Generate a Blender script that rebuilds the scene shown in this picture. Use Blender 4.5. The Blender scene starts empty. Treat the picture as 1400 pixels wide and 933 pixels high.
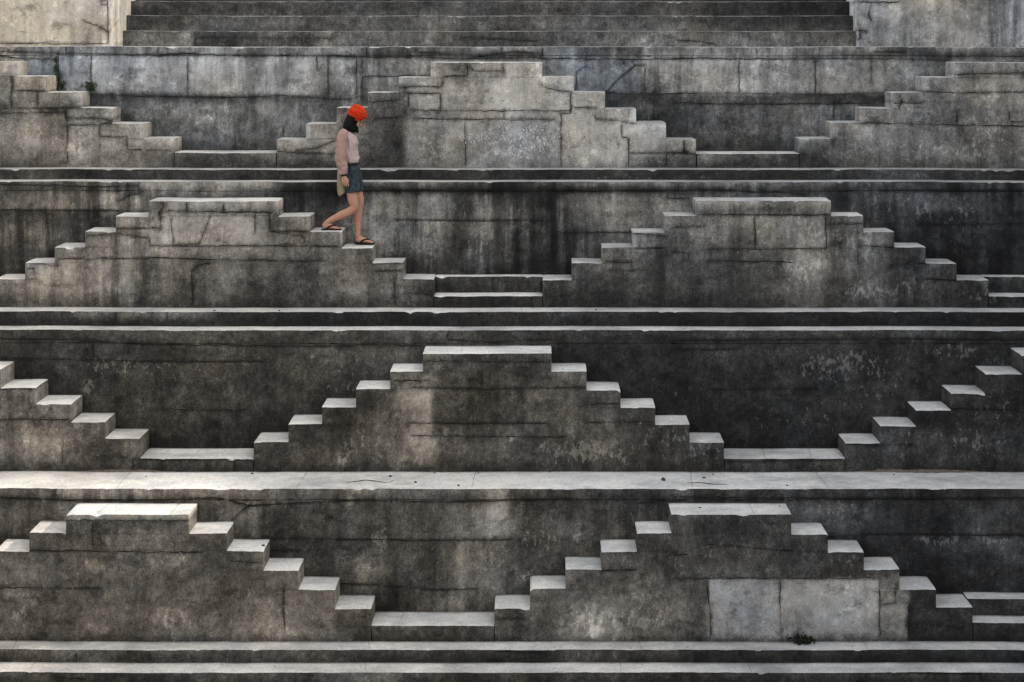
import bpy, bmesh, math, random
import numpy as np
from mathutils import Vector, Matrix

random.seed(7)
S = bpy.context.scene
COL = S.collection

# ------------------------------------------------------------------ camera
cam_d = bpy.data.cameras.new('camera')
cam = bpy.data.objects.new('camera', cam_d)
COL.objects.link(cam)
cam.location = (0, 0, 0)
cam.rotation_euler = (math.radians(90), 0, 0)
cam_d.sensor_width = 36.0
cam_d.lens = 2200.0 / 1400.0 * 36.0
cam_d.shift_x = -40.0 / 1400.0
cam_d.shift_y = -403.5 / 1400.0
cam_d.clip_start = 0.1
cam_d.clip_end = 2000
S.camera = cam

# ------------------------------------------------------------------ light
SUN_EL, SUN_AZ = 36.0, 8.0            # azimuth measured from +x towards +y
w = bpy.data.worlds.new('World')
S.world = w
w.use_nodes = True
nt = w.node_tree
nt.nodes.clear()
sky = nt.nodes.new('ShaderNodeTexSky')
sky.sky_type = 'NISHITA'
sky.sun_disc = False
sky.sun_elevation = math.radians(SUN_EL)
sky.sun_rotation = math.radians(90 - SUN_AZ)
sky.air_density = 1.0
sky.dust_density = 2.5
sky.ozone_density = 1.0
hs = nt.nodes.new('ShaderNodeHueSaturation')
hs.inputs['Saturation'].default_value = 0.12
bg = nt.nodes.new('ShaderNodeBackground')
bg.inputs['Strength'].default_value = 0.15
wo = nt.nodes.new('ShaderNodeOutputWorld')
nt.links.new(sky.outputs[0], hs.inputs['Color'])
nt.links.new(hs.outputs[0], bg.inputs['Color'])
nt.links.new(bg.outputs[0], wo.inputs['Surface'])

sd = bpy.data.lights.new('sun', 'SUN')
sd.energy = 0.85
sd.angle = math.radians(1.0)
sd.color = (1.0, 0.93, 0.82)
sun = bpy.data.objects.new('sun', sd)
COL.objects.link(sun)
e, a = math.radians(SUN_EL), math.radians(SUN_AZ)
sdir = Vector((math.cos(e) * math.cos(a), math.cos(e) * math.sin(a), math.sin(e)))
sun.rotation_euler = sdir.to_track_quat('Z', 'Y').to_euler()
sun.location = sdir * 60

S.view_settings.view_transform = 'Standard'
S.view_settings.look = 'None'
S.view_settings.gamma = 1.0
S.view_settings.exposure = 1.80

# ------------------------------------------------------------------ noise
def _hash(ix, iy, seed):
    h = (ix * 374761393 + iy * 668265263 + seed * 2147483647 + 1013904223) & 0xFFFFFFFF
    h = ((h ^ (h >> 13)) * 1274126177) & 0xFFFFFFFF
    h = ((h ^ (h >> 16)) * 2246822519) & 0xFFFFFFFF
    return ((h ^ (h >> 15)) & 0xFFFFFF) / float(0xFFFFFF)

def vnoise(x, y, seed=0):
    x = np.asarray(x, float); y = np.asarray(y, float)
    x, y = np.broadcast_arrays(x, y)
    fx = np.floor(x); fy = np.floor(y)
    ix = fx.astype(np.int64) + 100000; iy = fy.astype(np.int64) + 100000
    tx = x - fx; ty = y - fy
    tx = tx * tx * (3 - 2 * tx); ty = ty * ty * (3 - 2 * ty)
    a = _hash(ix, iy, seed); b = _hash(ix + 1, iy, seed)
    c = _hash(ix, iy + 1, seed); d = _hash(ix + 1, iy + 1, seed)
    return (a * (1 - tx) + b * tx) * (1 - ty) + (c * (1 - tx) + d * tx) * ty

def fbm(x, y, seed=0, oct=4, gain=0.5):
    s = 0; amp = 1.0; tot = 0; x = np.asarray(x, float); y = np.asarray(y, float)
    for o in range(oct):
        s = s + amp * vnoise(x * 2 ** o + 17.3 * o, y * 2 ** o - 9.1 * o, seed + o)
        tot += amp; amp *= gain
    return s / tot

def lin(L):
    c = np.asarray(L, float) / 255.0
    return np.where(c <= 0.04045, c / 12.92, ((c + 0.055) / 1.055) ** 2.4)

# ------------------------------------------------------------------ measured planes (distance from the camera plane, metres)
F = 2200.0
PD = dict(TOP=22.4, PIER=21.6, W1=21.40, T1=20.96, L1=20.70, W2=20.44, T2=20.0, L2=19.70,
          W3=19.445, T3=18.97, W4=18.25, T4=17.82, L4=17.58, L5=17.31)
def PX(px, D): return (px - 740.0) * D / F
def PZ(py, D): return (63.0 - py) * D / F

# stone tone on each plane, with shade beside the steps painted in: rows of (height line, knots along the wall)
def R(y, *kn):
    return (y, kn[0::2], kn[1::2])
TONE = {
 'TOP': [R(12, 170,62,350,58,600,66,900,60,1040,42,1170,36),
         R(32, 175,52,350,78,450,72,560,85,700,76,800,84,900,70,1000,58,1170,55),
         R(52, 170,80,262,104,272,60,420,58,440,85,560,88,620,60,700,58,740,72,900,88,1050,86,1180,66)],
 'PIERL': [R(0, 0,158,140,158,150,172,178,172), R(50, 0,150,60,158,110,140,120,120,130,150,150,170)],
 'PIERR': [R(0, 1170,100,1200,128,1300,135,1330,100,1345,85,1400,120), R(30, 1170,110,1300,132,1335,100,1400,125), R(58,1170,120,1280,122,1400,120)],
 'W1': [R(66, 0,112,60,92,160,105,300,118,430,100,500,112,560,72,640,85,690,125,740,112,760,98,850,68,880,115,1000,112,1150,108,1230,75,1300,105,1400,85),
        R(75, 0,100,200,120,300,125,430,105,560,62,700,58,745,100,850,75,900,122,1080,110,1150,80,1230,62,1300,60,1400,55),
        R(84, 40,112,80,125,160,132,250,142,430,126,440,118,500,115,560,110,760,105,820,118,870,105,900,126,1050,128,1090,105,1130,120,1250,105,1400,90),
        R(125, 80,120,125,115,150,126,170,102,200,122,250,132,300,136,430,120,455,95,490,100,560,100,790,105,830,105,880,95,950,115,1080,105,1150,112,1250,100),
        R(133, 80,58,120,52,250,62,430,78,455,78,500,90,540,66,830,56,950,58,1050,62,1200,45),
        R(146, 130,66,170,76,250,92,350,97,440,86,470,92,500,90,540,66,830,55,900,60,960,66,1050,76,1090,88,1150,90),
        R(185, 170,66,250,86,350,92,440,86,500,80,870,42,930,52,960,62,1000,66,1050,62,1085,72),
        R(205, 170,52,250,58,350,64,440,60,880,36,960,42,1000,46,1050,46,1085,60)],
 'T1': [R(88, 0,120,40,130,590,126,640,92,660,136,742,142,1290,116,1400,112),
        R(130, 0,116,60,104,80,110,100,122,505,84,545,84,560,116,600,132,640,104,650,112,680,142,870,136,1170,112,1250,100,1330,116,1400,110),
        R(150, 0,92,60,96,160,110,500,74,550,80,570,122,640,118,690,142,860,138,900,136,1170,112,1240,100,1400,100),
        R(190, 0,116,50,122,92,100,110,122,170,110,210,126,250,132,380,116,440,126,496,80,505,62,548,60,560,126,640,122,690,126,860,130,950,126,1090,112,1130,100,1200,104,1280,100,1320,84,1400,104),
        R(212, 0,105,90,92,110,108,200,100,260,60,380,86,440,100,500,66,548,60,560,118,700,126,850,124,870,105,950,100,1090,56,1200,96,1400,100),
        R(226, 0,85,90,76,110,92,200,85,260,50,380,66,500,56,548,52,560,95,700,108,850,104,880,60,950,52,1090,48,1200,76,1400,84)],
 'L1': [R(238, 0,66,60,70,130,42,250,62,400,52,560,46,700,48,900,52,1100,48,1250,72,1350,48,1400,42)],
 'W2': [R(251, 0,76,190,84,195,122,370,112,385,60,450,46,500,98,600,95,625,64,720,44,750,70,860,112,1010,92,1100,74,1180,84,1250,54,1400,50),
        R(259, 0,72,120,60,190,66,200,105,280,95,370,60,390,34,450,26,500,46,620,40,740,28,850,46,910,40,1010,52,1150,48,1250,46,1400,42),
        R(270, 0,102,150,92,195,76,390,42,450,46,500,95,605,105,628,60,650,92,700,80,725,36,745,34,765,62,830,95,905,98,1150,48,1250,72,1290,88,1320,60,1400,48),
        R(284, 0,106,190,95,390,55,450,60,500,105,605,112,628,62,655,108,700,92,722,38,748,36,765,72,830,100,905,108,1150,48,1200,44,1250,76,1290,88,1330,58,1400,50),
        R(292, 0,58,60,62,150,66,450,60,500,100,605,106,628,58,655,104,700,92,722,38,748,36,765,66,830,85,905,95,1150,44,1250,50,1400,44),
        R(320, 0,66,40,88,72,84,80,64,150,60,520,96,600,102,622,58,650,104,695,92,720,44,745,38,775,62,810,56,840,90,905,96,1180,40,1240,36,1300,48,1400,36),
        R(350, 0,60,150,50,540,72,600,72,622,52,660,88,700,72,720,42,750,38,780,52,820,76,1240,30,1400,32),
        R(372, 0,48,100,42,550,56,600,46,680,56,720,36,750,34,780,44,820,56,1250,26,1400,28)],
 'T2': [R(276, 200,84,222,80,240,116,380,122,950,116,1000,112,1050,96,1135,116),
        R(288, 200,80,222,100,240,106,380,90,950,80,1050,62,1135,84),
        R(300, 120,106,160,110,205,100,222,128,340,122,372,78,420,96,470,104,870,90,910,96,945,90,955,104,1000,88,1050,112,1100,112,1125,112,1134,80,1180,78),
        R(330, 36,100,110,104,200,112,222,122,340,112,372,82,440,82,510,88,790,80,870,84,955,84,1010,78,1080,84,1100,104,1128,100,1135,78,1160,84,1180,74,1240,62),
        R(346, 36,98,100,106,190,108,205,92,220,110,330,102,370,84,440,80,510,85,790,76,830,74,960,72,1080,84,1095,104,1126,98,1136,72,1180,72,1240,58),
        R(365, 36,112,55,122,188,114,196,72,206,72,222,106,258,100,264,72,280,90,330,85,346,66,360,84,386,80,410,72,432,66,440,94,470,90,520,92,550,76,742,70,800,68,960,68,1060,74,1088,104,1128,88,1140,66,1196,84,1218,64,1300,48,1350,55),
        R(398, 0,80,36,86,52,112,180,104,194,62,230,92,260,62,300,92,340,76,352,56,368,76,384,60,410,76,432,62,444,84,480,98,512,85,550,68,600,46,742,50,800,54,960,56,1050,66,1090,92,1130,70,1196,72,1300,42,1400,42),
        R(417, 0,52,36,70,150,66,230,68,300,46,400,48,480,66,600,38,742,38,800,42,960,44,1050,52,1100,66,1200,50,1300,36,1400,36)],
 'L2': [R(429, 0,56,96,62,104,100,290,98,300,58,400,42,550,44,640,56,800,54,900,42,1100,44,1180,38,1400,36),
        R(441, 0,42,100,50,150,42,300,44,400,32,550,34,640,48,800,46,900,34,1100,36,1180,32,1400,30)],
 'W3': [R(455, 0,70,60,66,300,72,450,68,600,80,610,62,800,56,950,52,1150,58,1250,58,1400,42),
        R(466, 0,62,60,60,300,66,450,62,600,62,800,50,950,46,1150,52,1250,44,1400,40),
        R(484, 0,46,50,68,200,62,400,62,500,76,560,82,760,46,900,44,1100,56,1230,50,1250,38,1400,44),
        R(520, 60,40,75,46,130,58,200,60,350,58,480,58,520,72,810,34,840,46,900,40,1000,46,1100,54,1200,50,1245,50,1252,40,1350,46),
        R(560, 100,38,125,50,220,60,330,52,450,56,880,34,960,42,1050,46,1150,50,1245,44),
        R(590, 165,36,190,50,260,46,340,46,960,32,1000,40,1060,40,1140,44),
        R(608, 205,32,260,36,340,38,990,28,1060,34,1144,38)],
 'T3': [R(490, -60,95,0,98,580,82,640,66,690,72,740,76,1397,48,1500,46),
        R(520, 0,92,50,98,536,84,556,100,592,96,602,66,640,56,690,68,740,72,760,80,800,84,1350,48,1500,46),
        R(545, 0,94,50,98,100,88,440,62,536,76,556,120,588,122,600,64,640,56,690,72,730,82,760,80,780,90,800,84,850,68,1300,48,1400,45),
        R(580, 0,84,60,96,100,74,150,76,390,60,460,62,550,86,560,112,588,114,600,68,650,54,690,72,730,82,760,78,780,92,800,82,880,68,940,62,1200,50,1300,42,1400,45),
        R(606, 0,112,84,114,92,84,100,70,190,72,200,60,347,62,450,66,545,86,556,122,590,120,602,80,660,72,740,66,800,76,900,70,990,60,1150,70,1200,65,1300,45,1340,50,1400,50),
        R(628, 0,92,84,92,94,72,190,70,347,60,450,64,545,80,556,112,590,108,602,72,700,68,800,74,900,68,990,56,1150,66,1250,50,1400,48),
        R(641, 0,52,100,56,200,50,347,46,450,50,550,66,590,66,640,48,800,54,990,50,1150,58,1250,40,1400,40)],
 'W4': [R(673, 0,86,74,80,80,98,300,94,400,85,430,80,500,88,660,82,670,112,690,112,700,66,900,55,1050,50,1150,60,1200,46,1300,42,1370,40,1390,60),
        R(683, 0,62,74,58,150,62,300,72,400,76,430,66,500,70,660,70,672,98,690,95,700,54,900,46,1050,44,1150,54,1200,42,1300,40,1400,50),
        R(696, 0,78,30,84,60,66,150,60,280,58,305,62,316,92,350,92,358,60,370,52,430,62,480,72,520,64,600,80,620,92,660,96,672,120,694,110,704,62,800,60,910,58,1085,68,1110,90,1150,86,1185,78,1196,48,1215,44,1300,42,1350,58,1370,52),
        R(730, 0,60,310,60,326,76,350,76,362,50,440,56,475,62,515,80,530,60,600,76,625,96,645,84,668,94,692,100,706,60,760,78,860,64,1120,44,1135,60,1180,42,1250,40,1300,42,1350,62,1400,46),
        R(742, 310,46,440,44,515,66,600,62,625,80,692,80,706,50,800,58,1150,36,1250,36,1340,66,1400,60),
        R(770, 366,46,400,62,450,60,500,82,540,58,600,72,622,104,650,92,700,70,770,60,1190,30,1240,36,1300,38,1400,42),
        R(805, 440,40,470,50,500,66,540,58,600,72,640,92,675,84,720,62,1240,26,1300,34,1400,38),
        R(832, 509,34,525,36,560,56,620,82,670,74,700,58,1280,26,1400,32)],
 'T4': [R(706, 90,122,150,112,258,118,920,60,1080,56),
        R(716, 90,74,150,62,258,72,920,56,1080,54),
        R(735, 0,84,40,76,90,64,150,80,200,96,260,74,310,62,870,64,950,58,1050,60,1130,55),
        R(765, 0,72,30,86,80,62,140,86,200,82,250,94,275,66,310,62,340,74,360,84,820,84,870,78,900,66,950,62,1060,66,1180,60),
        R(789, 0,76,30,92,80,68,140,86,200,78,260,74,340,84,400,92,780,86,830,82,900,80,950,68,1000,76,1060,76,1120,62,1230,72),
        R(793, 0,76,30,90,80,66,140,84,200,76,260,74,340,84,400,92,780,86,830,82,900,80,966,74,970,120,1066,118,1200,124,1204,92,1238,86,1244,50,1280,56,1330,52),
        R(830, 0,82,20,92,60,74,150,86,230,96,280,74,340,84,366,100,380,92,410,100,450,102,462,80,508,70,676,70,740,72,790,100,850,106,870,84,930,90,964,78,970,126,1000,128,1030,110,1066,128,1130,132,1200,126,1204,112,1238,102,1244,44,1330,48),
        R(864, 0,80,30,88,60,78,200,88,350,90,390,110,450,102,462,84,508,64,676,58,740,72,790,116,860,108,900,86,964,74,970,116,1030,104,1066,118,1200,120,1204,108,1238,96,1244,42,1330,46,1400,44),
        R(875, 0,52,60,56,200,60,350,62,450,72,508,46,676,42,790,84,860,78,900,60,964,52,970,76,1100,70,1200,85,1238,66,1244,34,1330,36,1400,36)],
 'L4': [R(890, 0,90,200,84,400,74,600,70,750,62,800,80,900,60,950,50,1100,54,1250,48,1400,50),
        R(903, 0,74,200,66,400,58,600,52,750,46,800,64,900,46,950,38,1100,42,1250,36,1400,40)],
 'L5': [R(921, 0,84,150,62,300,72,420,72,530,98,550,72,700,66,900,62,1180,60,1190,78,1340,74,1350,55,1400,52),
        R(933, 0,72,150,52,300,62,420,62,530,85,550,60,700,56,900,50,1180,46,1400,46)],
}
# warm (1) to cool (0) tint along each plane: stone's own plus light colour painted in
WARM = {
 'TOP': ((0, .5), (1400, .45)), 'PIERL': ((0, 1.0), (150, .75), (180, .5)), 'PIERR': ((1170, .3), (1280, .6), (1400, .3)),
 'W1': ((0, .6), (80, .3), (240, .35), (600, .5), (700, .45), (790, .05), (830, .0), (880, .35), (1400, .35)),
 'T1': ((0, .75), (250, .62), (380, .68), (700, .52), (860, .5), (1100, .42), (1330, .45), (1400, .38)),
 'L1': ((0, .62), (500, .5), (1400, .25)), 'W2': ((0, .72), (400, .5), (700, .48), (1000, .4), (1150, .05), (1400, .0)),
 'T2': ((0, .75), (400, .68), (600, .6), (800, .42), (950, .45), (1080, .5), (1200, .3), (1400, .15)),
 'L2': ((0, .62), (600, .45), (1400, .18)),
 'W3': ((0, .75), (560, .72), (760, .35), (1400, .3)), 'T3': ((0, .85), (200, .85), (600, .78), (850, .66), (1000, .5), (1150, .4), (1400, .25)),
 'W4': ((0, .8), (600, .72), (800, .6), (1000, .4), (1200, .1), (1400, .15)),
 'T4': ((0, .85), (500, .82), (700, .66), (900, .6), (1000, .35), (1200, .38), (1330, .3)),
 'L4': ((0, .78), (700, .6), (1100, .35), (1400, .25)), 'L5': ((0, .78), (700, .6), (1100, .35), (1400, .25)),
}
# where old limewash still clings in flakes: (centre px, centre py, half width, half height, strength)
FLAKE = {
 'W3': [(160,500,60,16,.8),(240,505,70,30,.45),(440,490,60,14,.6),(470,520,40,40,.5),(330,500,120,40,.35),(1150,500,90,24,.85),(1060,480,60,16,.45),(1180,535,70,30,.5),(1310,480,45,16,.8),(1355,500,30,16,.7),(1100,570,90,30,.4),(940,520,60,30,.3),(120,530,10,16,1.0),(500,490,40,20,.5)],
 'T3': [(790,615,60,20,1.0),(840,620,30,18,.8),(900,600,60,30,.6),(960,620,40,18,.6),(700,600,10,8,1.0),(480,615,30,24,.6),(468,628,10,9,1.0),(1330,605,60,25,.7),(1240,600,60,20,.5),(1360,560,40,30,.5),(1000,600,80,30,.4),(60,560,60,30,.4),(440,560,40,30,.3)],
 'T2': [(1090,370,26,26,1.0),(1110,320,26,30,.8),(1050,310,70,30,.5),(1185,400,40,16,.9),(1240,390,25,20,.7),(1170,330,50,30,.6),(1350,405,40,12,.7),(300,345,100,12,.3),(210,370,20,40,.4),(450,330,60,40,.4),(1000,345,60,20,.4),(540,400,60,16,.3)],
 'T4': [(240,850,40,16,.7),(120,800,60,50,.4),(230,760,60,40,.5),(400,840,60,40,.45),(810,850,46,26,.9),(880,830,60,40,.7),(1000,750,60,20,.5),(700,800,40,20,.5),(30,840,30,40,.5),(940,770,60,20,.5),(160,740,60,20,.5),(1160,765,40,10,.6)],
 'W4': [(740,735,50,30,.7),(520,735,20,40,.8),(680,770,30,40,.6),(640,740,40,60,.5),(1290,738,50,10,.9),(1360,740,40,10,.9),(1150,695,50,20,.5),(790,740,40,20,.6),(850,700,60,20,.4),(340,690,30,20,.5),(430,700,60,16,.3),(560,780,60,40,.4),(720,790,20,12,.8)],
 'W2': [(660,320,30,40,.6),(580,300,60,30,.35),(1270,285,30,20,.7),(1300,300,60,40,.5),(850,330,40,40,.5),(90,330,60,20,.4),(1200,280,30,30,.4)],
 'T1': [(720,190,70,24,.75),(1360,170,40,40,.7),(1260,200,60,20,.6),(1330,205,60,20,.7),(820,175,60,40,.4),(1370,130,30,14,.7),(1230,150,60,20,.5),(580,200,30,20,.4)],
 'W1': [(900,165,40,20,.3),(1060,160,40,30,.35),(270,165,60,30,.5),(220,155,30,20,.5)],
 'L1': [(1240,240,60,5,.6),(880,243,200,4,.5)], 'L4': [(800,898,60,8,.6),(300,898,90,8,.3)], 'L5': [(520,926,40,8,.6)], 'L2': [], 'TOP': [(820,30,40,8,.5)],
}
# joints and cracks, traced in eight close-up windows of the wall: window origin -> list of polylines
WIN = dict(A=(0, 0), B=(460, 0), C=(920, 0), D=(0, 220), E=(460, 220), Q=(920, 220), G=(0, 440), H=(460, 440), I=(920, 440), J=(0, 640), K=(460, 640), M=(920, 640))
CR = {
 'W1': {'A': [[(0,205),(130,212),(260,215),(520,220),(780,215),(960,220),(1260,222),(1400,222)],[(0,225),(60,235),(220,240)],[(228,215),(228,300),(225,365)],[(232,215),(234,300),(236,365)],[(362,215),(362,365)],[(748,220),(748,385)],[(360,378),(620,385),(950,388),(1130,380),(1320,395),(1400,396)],[(1262,222),(1268,290)],[(630,185),(630,215),(785,215)],[(950,190),(950,220)],[(1310,225),(1310,400)],[(1130,500),(1130,540)],[(65,185),(65,212)],[(265,185),(262,215)]],
        'B': [[(0,225),(120,228),(300,228),(470,235),(830,230)],[(105,230),(105,390)],[(110,305),(370,303)],[(80,230),(80,385)],[(820,235),(1190,238),(1400,235)],[(1190,262),(1130,310),(1075,370)],[(955,360),(955,290),(985,270),(1000,265)],[(1230,262),(1230,370)],[(1180,238),(1190,262),(1230,262)],[(1075,372),(1240,375),(1400,372)],[(120,190),(120,228)],[(310,190),(330,210),(460,215)],[(660,188),(665,232)],[(820,190),(822,235)],[(1140,238),(1150,262)],[(540,230),(700,205),(820,215)]],
        'C': [[(0,232),(520,235),(930,238),(1090,240)],[(0,372),(400,372),(640,378),(840,372)],[(0,410),(300,415),(640,415),(780,412)],[(568,240),(568,370)],[(265,240),(265,370)],[(790,240),(790,330)],[(1105,185),(1105,235)],[(930,185),(930,235)],[(335,188),(335,232)],[(640,400),(640,480)],[(800,205),(930,208)]]},
 'T1': {'A': [[(0,432),(150,435),(260,432),(360,430)],[(0,452),(255,450),(268,480),(270,560),(265,590),(270,650)],[(45,310),(45,430)],[(52,310),(52,362),(220,367)],[(265,432),(265,470),(275,475)],[(275,500),(395,502),(400,545),(505,548),(507,598),(680,600)],[(275,475),(380,472),(480,488)],[(150,370),(150,430)],[(1100,605),(1340,615)],[(1180,600),(1260,590),(1340,560)],[(395,500),(460,488)]],
        'B': [[(250,348),(420,345),(432,310)],[(288,375),(415,372),(415,440)],[(288,375),(288,430)],[(300,440),(600,442),(935,442),(935,370)],[(810,330),(830,345),(870,362),(940,366)],[(520,245),(520,300),(430,305)],[(530,262),(545,280),(665,283)],[(665,245),(668,300)],[(890,450),(895,470),(895,660)],[(900,455),(935,450),(935,430),(1030,430)],[(1030,460),(1030,475),(1135,480),(1138,545),(1165,555),(1168,660)],[(1138,485),(1195,492)],[(1170,612),(1400,608)],[(1315,615),(1315,655)],[(1385,555),(1388,610)],[(300,475),(880,478)],[(668,445),(670,478)],[(512,480),(515,660)],[(128,405),(250,402)],[(145,488),(155,472),(250,470)]],
        'C': [[(725,490),(1125,498),(1400,500)],[(1200,300),(1200,350)],[(1200,292),(1400,290)],[(1000,365),(1200,370),(1400,365)],[(895,375),(915,400),(900,430)],[(1135,435),(1130,490)],[(1340,440),(1345,480),(1400,485)],[(1370,245),(1372,280)],[(640,550),(640,600)],[(685,555),(685,600)],[(1100,300),(1190,290)],[(860,412),(1010,410)],[(0,608),(95,612)],[(45,550),(48,610)]]},
 'W2': {'D': [[(0,95),(200,100),(400,105),(555,100)],[(555,80),(555,125)],[(0,195),(180,200),(480,200)],[(470,160),(490,155),(520,135),(560,130)]],
        'E': [[(60,122),(100,120),(450,118),(700,120),(1000,122),(1300,120)],[(860,288),(1180,285)],[(118,90),(118,120)],[(1315,125),(1320,150),(1400,150)],[(1362,90),(1362,120)],[(230,235),(600,238),(860,240)]],
        'Q': [[(0,85),(20,60)],[(0,120),(200,112),(330,125),(540,130)],[(540,95),(545,130)],[(850,120),(1400,115)],[(980,255),(1400,250)]]},
 'T2': {'D': [[(590,160),(600,150),(640,150),(655,180),(640,200)],[(660,200),(1090,205)],[(745,155),(745,200)],[(890,160),(893,205)],[(460,270),(640,268),(635,200)],[(600,340),(1200,338),(1350,340)],[(240,395),(600,388),(1300,400)],[(840,215),(815,280),(795,330),(690,335),(685,230)],[(640,205),(640,265)],[(1015,205),(1018,280)],[(1075,210),(1075,280),(1235,280)],[(1080,280),(1210,300),(1215,330)],[(345,300),(450,292),(470,270)],[(100,400),(230,425)],[(110,430),(135,430),(140,460)],[(235,400),(230,425)],[(470,290),(590,310)],[(590,300),(600,340)],[(765,440),(790,415),(840,405)],[(765,440),(770,570)]],
        'E': [[(140,405),(260,410)],[(155,440),(260,440)],[(230,475),(235,580)],[(270,530),(385,530)],[(1080,400),(1140,405),(1200,402)],[(1085,435),(1190,438)],[(1190,350),(1310,348)],[(1190,290),(1310,300)]],
        'Q': [[(95,212),(380,215),(630,215)],[(380,160),(385,215)],[(325,220),(330,350)],[(0,265),(125,262)],[(130,352),(610,350)],[(620,255),(755,250)],[(740,340),(880,345)],[(610,215),(612,350)],[(0,365),(60,365),(65,400)],[(980,410),(1010,410)],[(130,400),(480,402)],[(1000,470),(1130,475)]]},
 'L2': {'D': [[(460,605),(462,630)],[(668,605),(668,630)]], 'E': [[(1330,605),(1332,630)]]},
 'W3': {'G': [[(0,70),(300,75),(560,88),(1000,95),(1400,98)],[(370,90),(370,145)],[(0,150),(700,158),(1050,158)],[(600,350),(1000,352)]],
        'H': [[(0,92),(350,95)],[(445,35),(440,65)],[(445,70),(600,80),(850,72)]],
        'I': [[(0,75),(400,70),(900,68),(1400,70)],[(0,112),(250,110)],[(150,270),(580,268)]]},
 'T3': {'G': [[(250,465),(252,570)],[(530,545),(535,585)],[(535,550),(1010,548)],[(0,390),(280,392)],[(0,270),(140,270)],[(645,555),(648,590)],[(935,550),(935,590)]],
        'H': [[(350,155),(850,160)],[(230,235),(370,235)],[(300,262),(560,268),(1000,262)],[(290,405),(840,405)],[(300,455),(920,460)],[(580,200),(575,260)],[(1000,400),(1260,398)],[(990,330),(1130,325)]],
        'I': [[(970,345),(1380,350)],[(690,490),(960,490)],[(1285,510),(1285,590)],[(205,555),(680,550)]]},
 'W4': {'J': [[(0,120),(300,130),(600,128),(860,118),(1000,150),(1400,130)],[(218,85),(220,110)],[(930,205),(960,175),(1000,140)],[(985,150),(1120,145)],[(1060,330),(1200,330)],[(940,280),(1400,282)]],
        'K': [[(0,130),(430,135),(600,130),(930,122)],[(0,285),(280,288),(700,285)],[(0,460),(140,465),(400,485),(560,480)],[(1200,140),(1330,130)]],
        'M': [[(0,115),(470,118),(800,120),(1400,118)],[(740,265),(1400,268)],[(620,270),(730,270)]]},
 'T4': {'J': [[(260,208),(750,208)],[(370,215),(372,310)],[(905,370),(1050,375)],[(120,330),(800,335)],[(0,480),(400,480)],[(1050,440),(1060,480)],[(1130,480),(1135,660)]],
        'K': [[(1055,410),(1200,405)],[(640,600),(770,600)]],
        'M': [[(0,442),(130,440),(810,438)],[(135,445),(148,560),(152,675)],[(428,445),(428,560),(432,675)],[(825,445),(825,560),(825,678)],[(885,470),(885,540),(828,545)],[(938,545),(940,675)],[(130,300),(480,330)],[(770,400),(905,405)],[(0,345),(60,345)]]},
 'L4': {'K': [[(640,730),(860,735)]], 'J': [[(305,735),(305,780)]]},
 'L5': {'M': [[(765,780),(778,840)],[(780,815),(1230,820)],[(1225,815),(1228,850)],[(1012,800),(1014,835)]], 'J': [[(200,835),(340,840)]]},
 'PIERL': {'A': [[(430,0),(432,175)],[(330,85),(400,110),(440,135),(480,160)],[(400,5),(402,22),(428,22),(428,6),(400,5)],[(0,175),(430,178)]]},
 'PIERR': {'C': [[(790,20),(780,60),(795,90)],[(720,170),(750,150),(740,120),(775,130)],[(740,8),(860,12),(905,5)]]},
 'TOP': {'B': [[(300,38),(320,38),(320,62)],[(500,150),(560,150),(700,160),(800,165)]], 'A': [[(785,130),(785,180)],[(790,150),(1320,152)]], 'C': [[(300,128),(305,180)],[(0,160),(120,168),(180,180)]]},
}
def cracks_px(plane):
    out = []
    for wn, lines in CR.get(plane, {}).items():
        ox, oy = WIN[wn]
        for l in lines:
            out.append([(ox + x / 2.9167, oy + y / 2.9167) for x, y in l])
    return out
FACE_GAIN = 1.12                       # stone colour per sunless brightness measured on the wall
GAIN = dict(W1=1.02, T1=1.05, W2=1.08, T2=1.22, T3=1.02, W4=1.34, T4=1.30, L4=1.0, L5=1.05, W3=.98, PIERL=1.1, PIERR=1.08, TOP=1.22, L1=.9, L2=.85)
STREAK = dict(W1=.75, T1=.4, W2=1.15, T2=.75, T3=.5, W3=.35, W4=.7, T4=.3, L1=.3, L2=.2, L4=.2, L5=.3, TOP=.45, PIERL=.35, PIERR=.8)
DK = {k: v for k, v in PD.items()}
DK['PIERL'] = PD['PIER']; DK['PIERR'] = 22.2

# stones that differ from their neighbours: x0, x1, y0, y1, brightness factor, warmth change
RECT = {
 'T3': [(559,590,512,640,1.3,.05)],
 'W4': [(671,694,670,733,1.25,0),(622,642,735,800,1.15,.05),(466,484,675,760,1.12,0)],
 'T4': [(969,1065.5,793,873,1.2,-.1),(1067,1203,793,873,1.2,-.05),(1204,1223,802,827,1.45,.1),(1204,1240,827.5,873,1.45,.1)],
 'W1': [(78,124,76,126,1.08,-.25),(36,77,84,106,.8,-.4),(125,256,76,131,1.05,-.05),(257,432,76,132,1.08,.0),(786,832,82,126,.86,-.55),(832,871,82,126,.9,-.3),(883,1112,80,127,1.06,0)],
 'T1': [(560,600,129,151,1.08,0),(606,778,105,151,1.1,0),(770,870,158,228,1.1,.05),(860,912,170,188,1.12,0),(637,767,165,228,1.0,-.15),(786,826,105,125,1.1,0),(691,742,84,103,1.1,.05),(92,172,172,228,1.0,.05),(1330,1400,100,148,1.12,.2),(17,75,105,126,1.0,.15),(378,460,190,210,1.15,.1),(419,462,168,189,1.2,.1)],
 'T2': [(219,275,290,333,1.1,.05),(276,347,290,392,1.0,0),(48,195,354,416,1.12,.05),(1030,1062,296,340,1.05,.08),(1090,1128,290,395,1.06,0),(952,1136,274,293,1.12,.05),(228,380,272,291,1.08,0)],
 'W2': [(500,912,262,318,1.05,0),(191,371,249,260,1.12,.1)],
}
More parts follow.
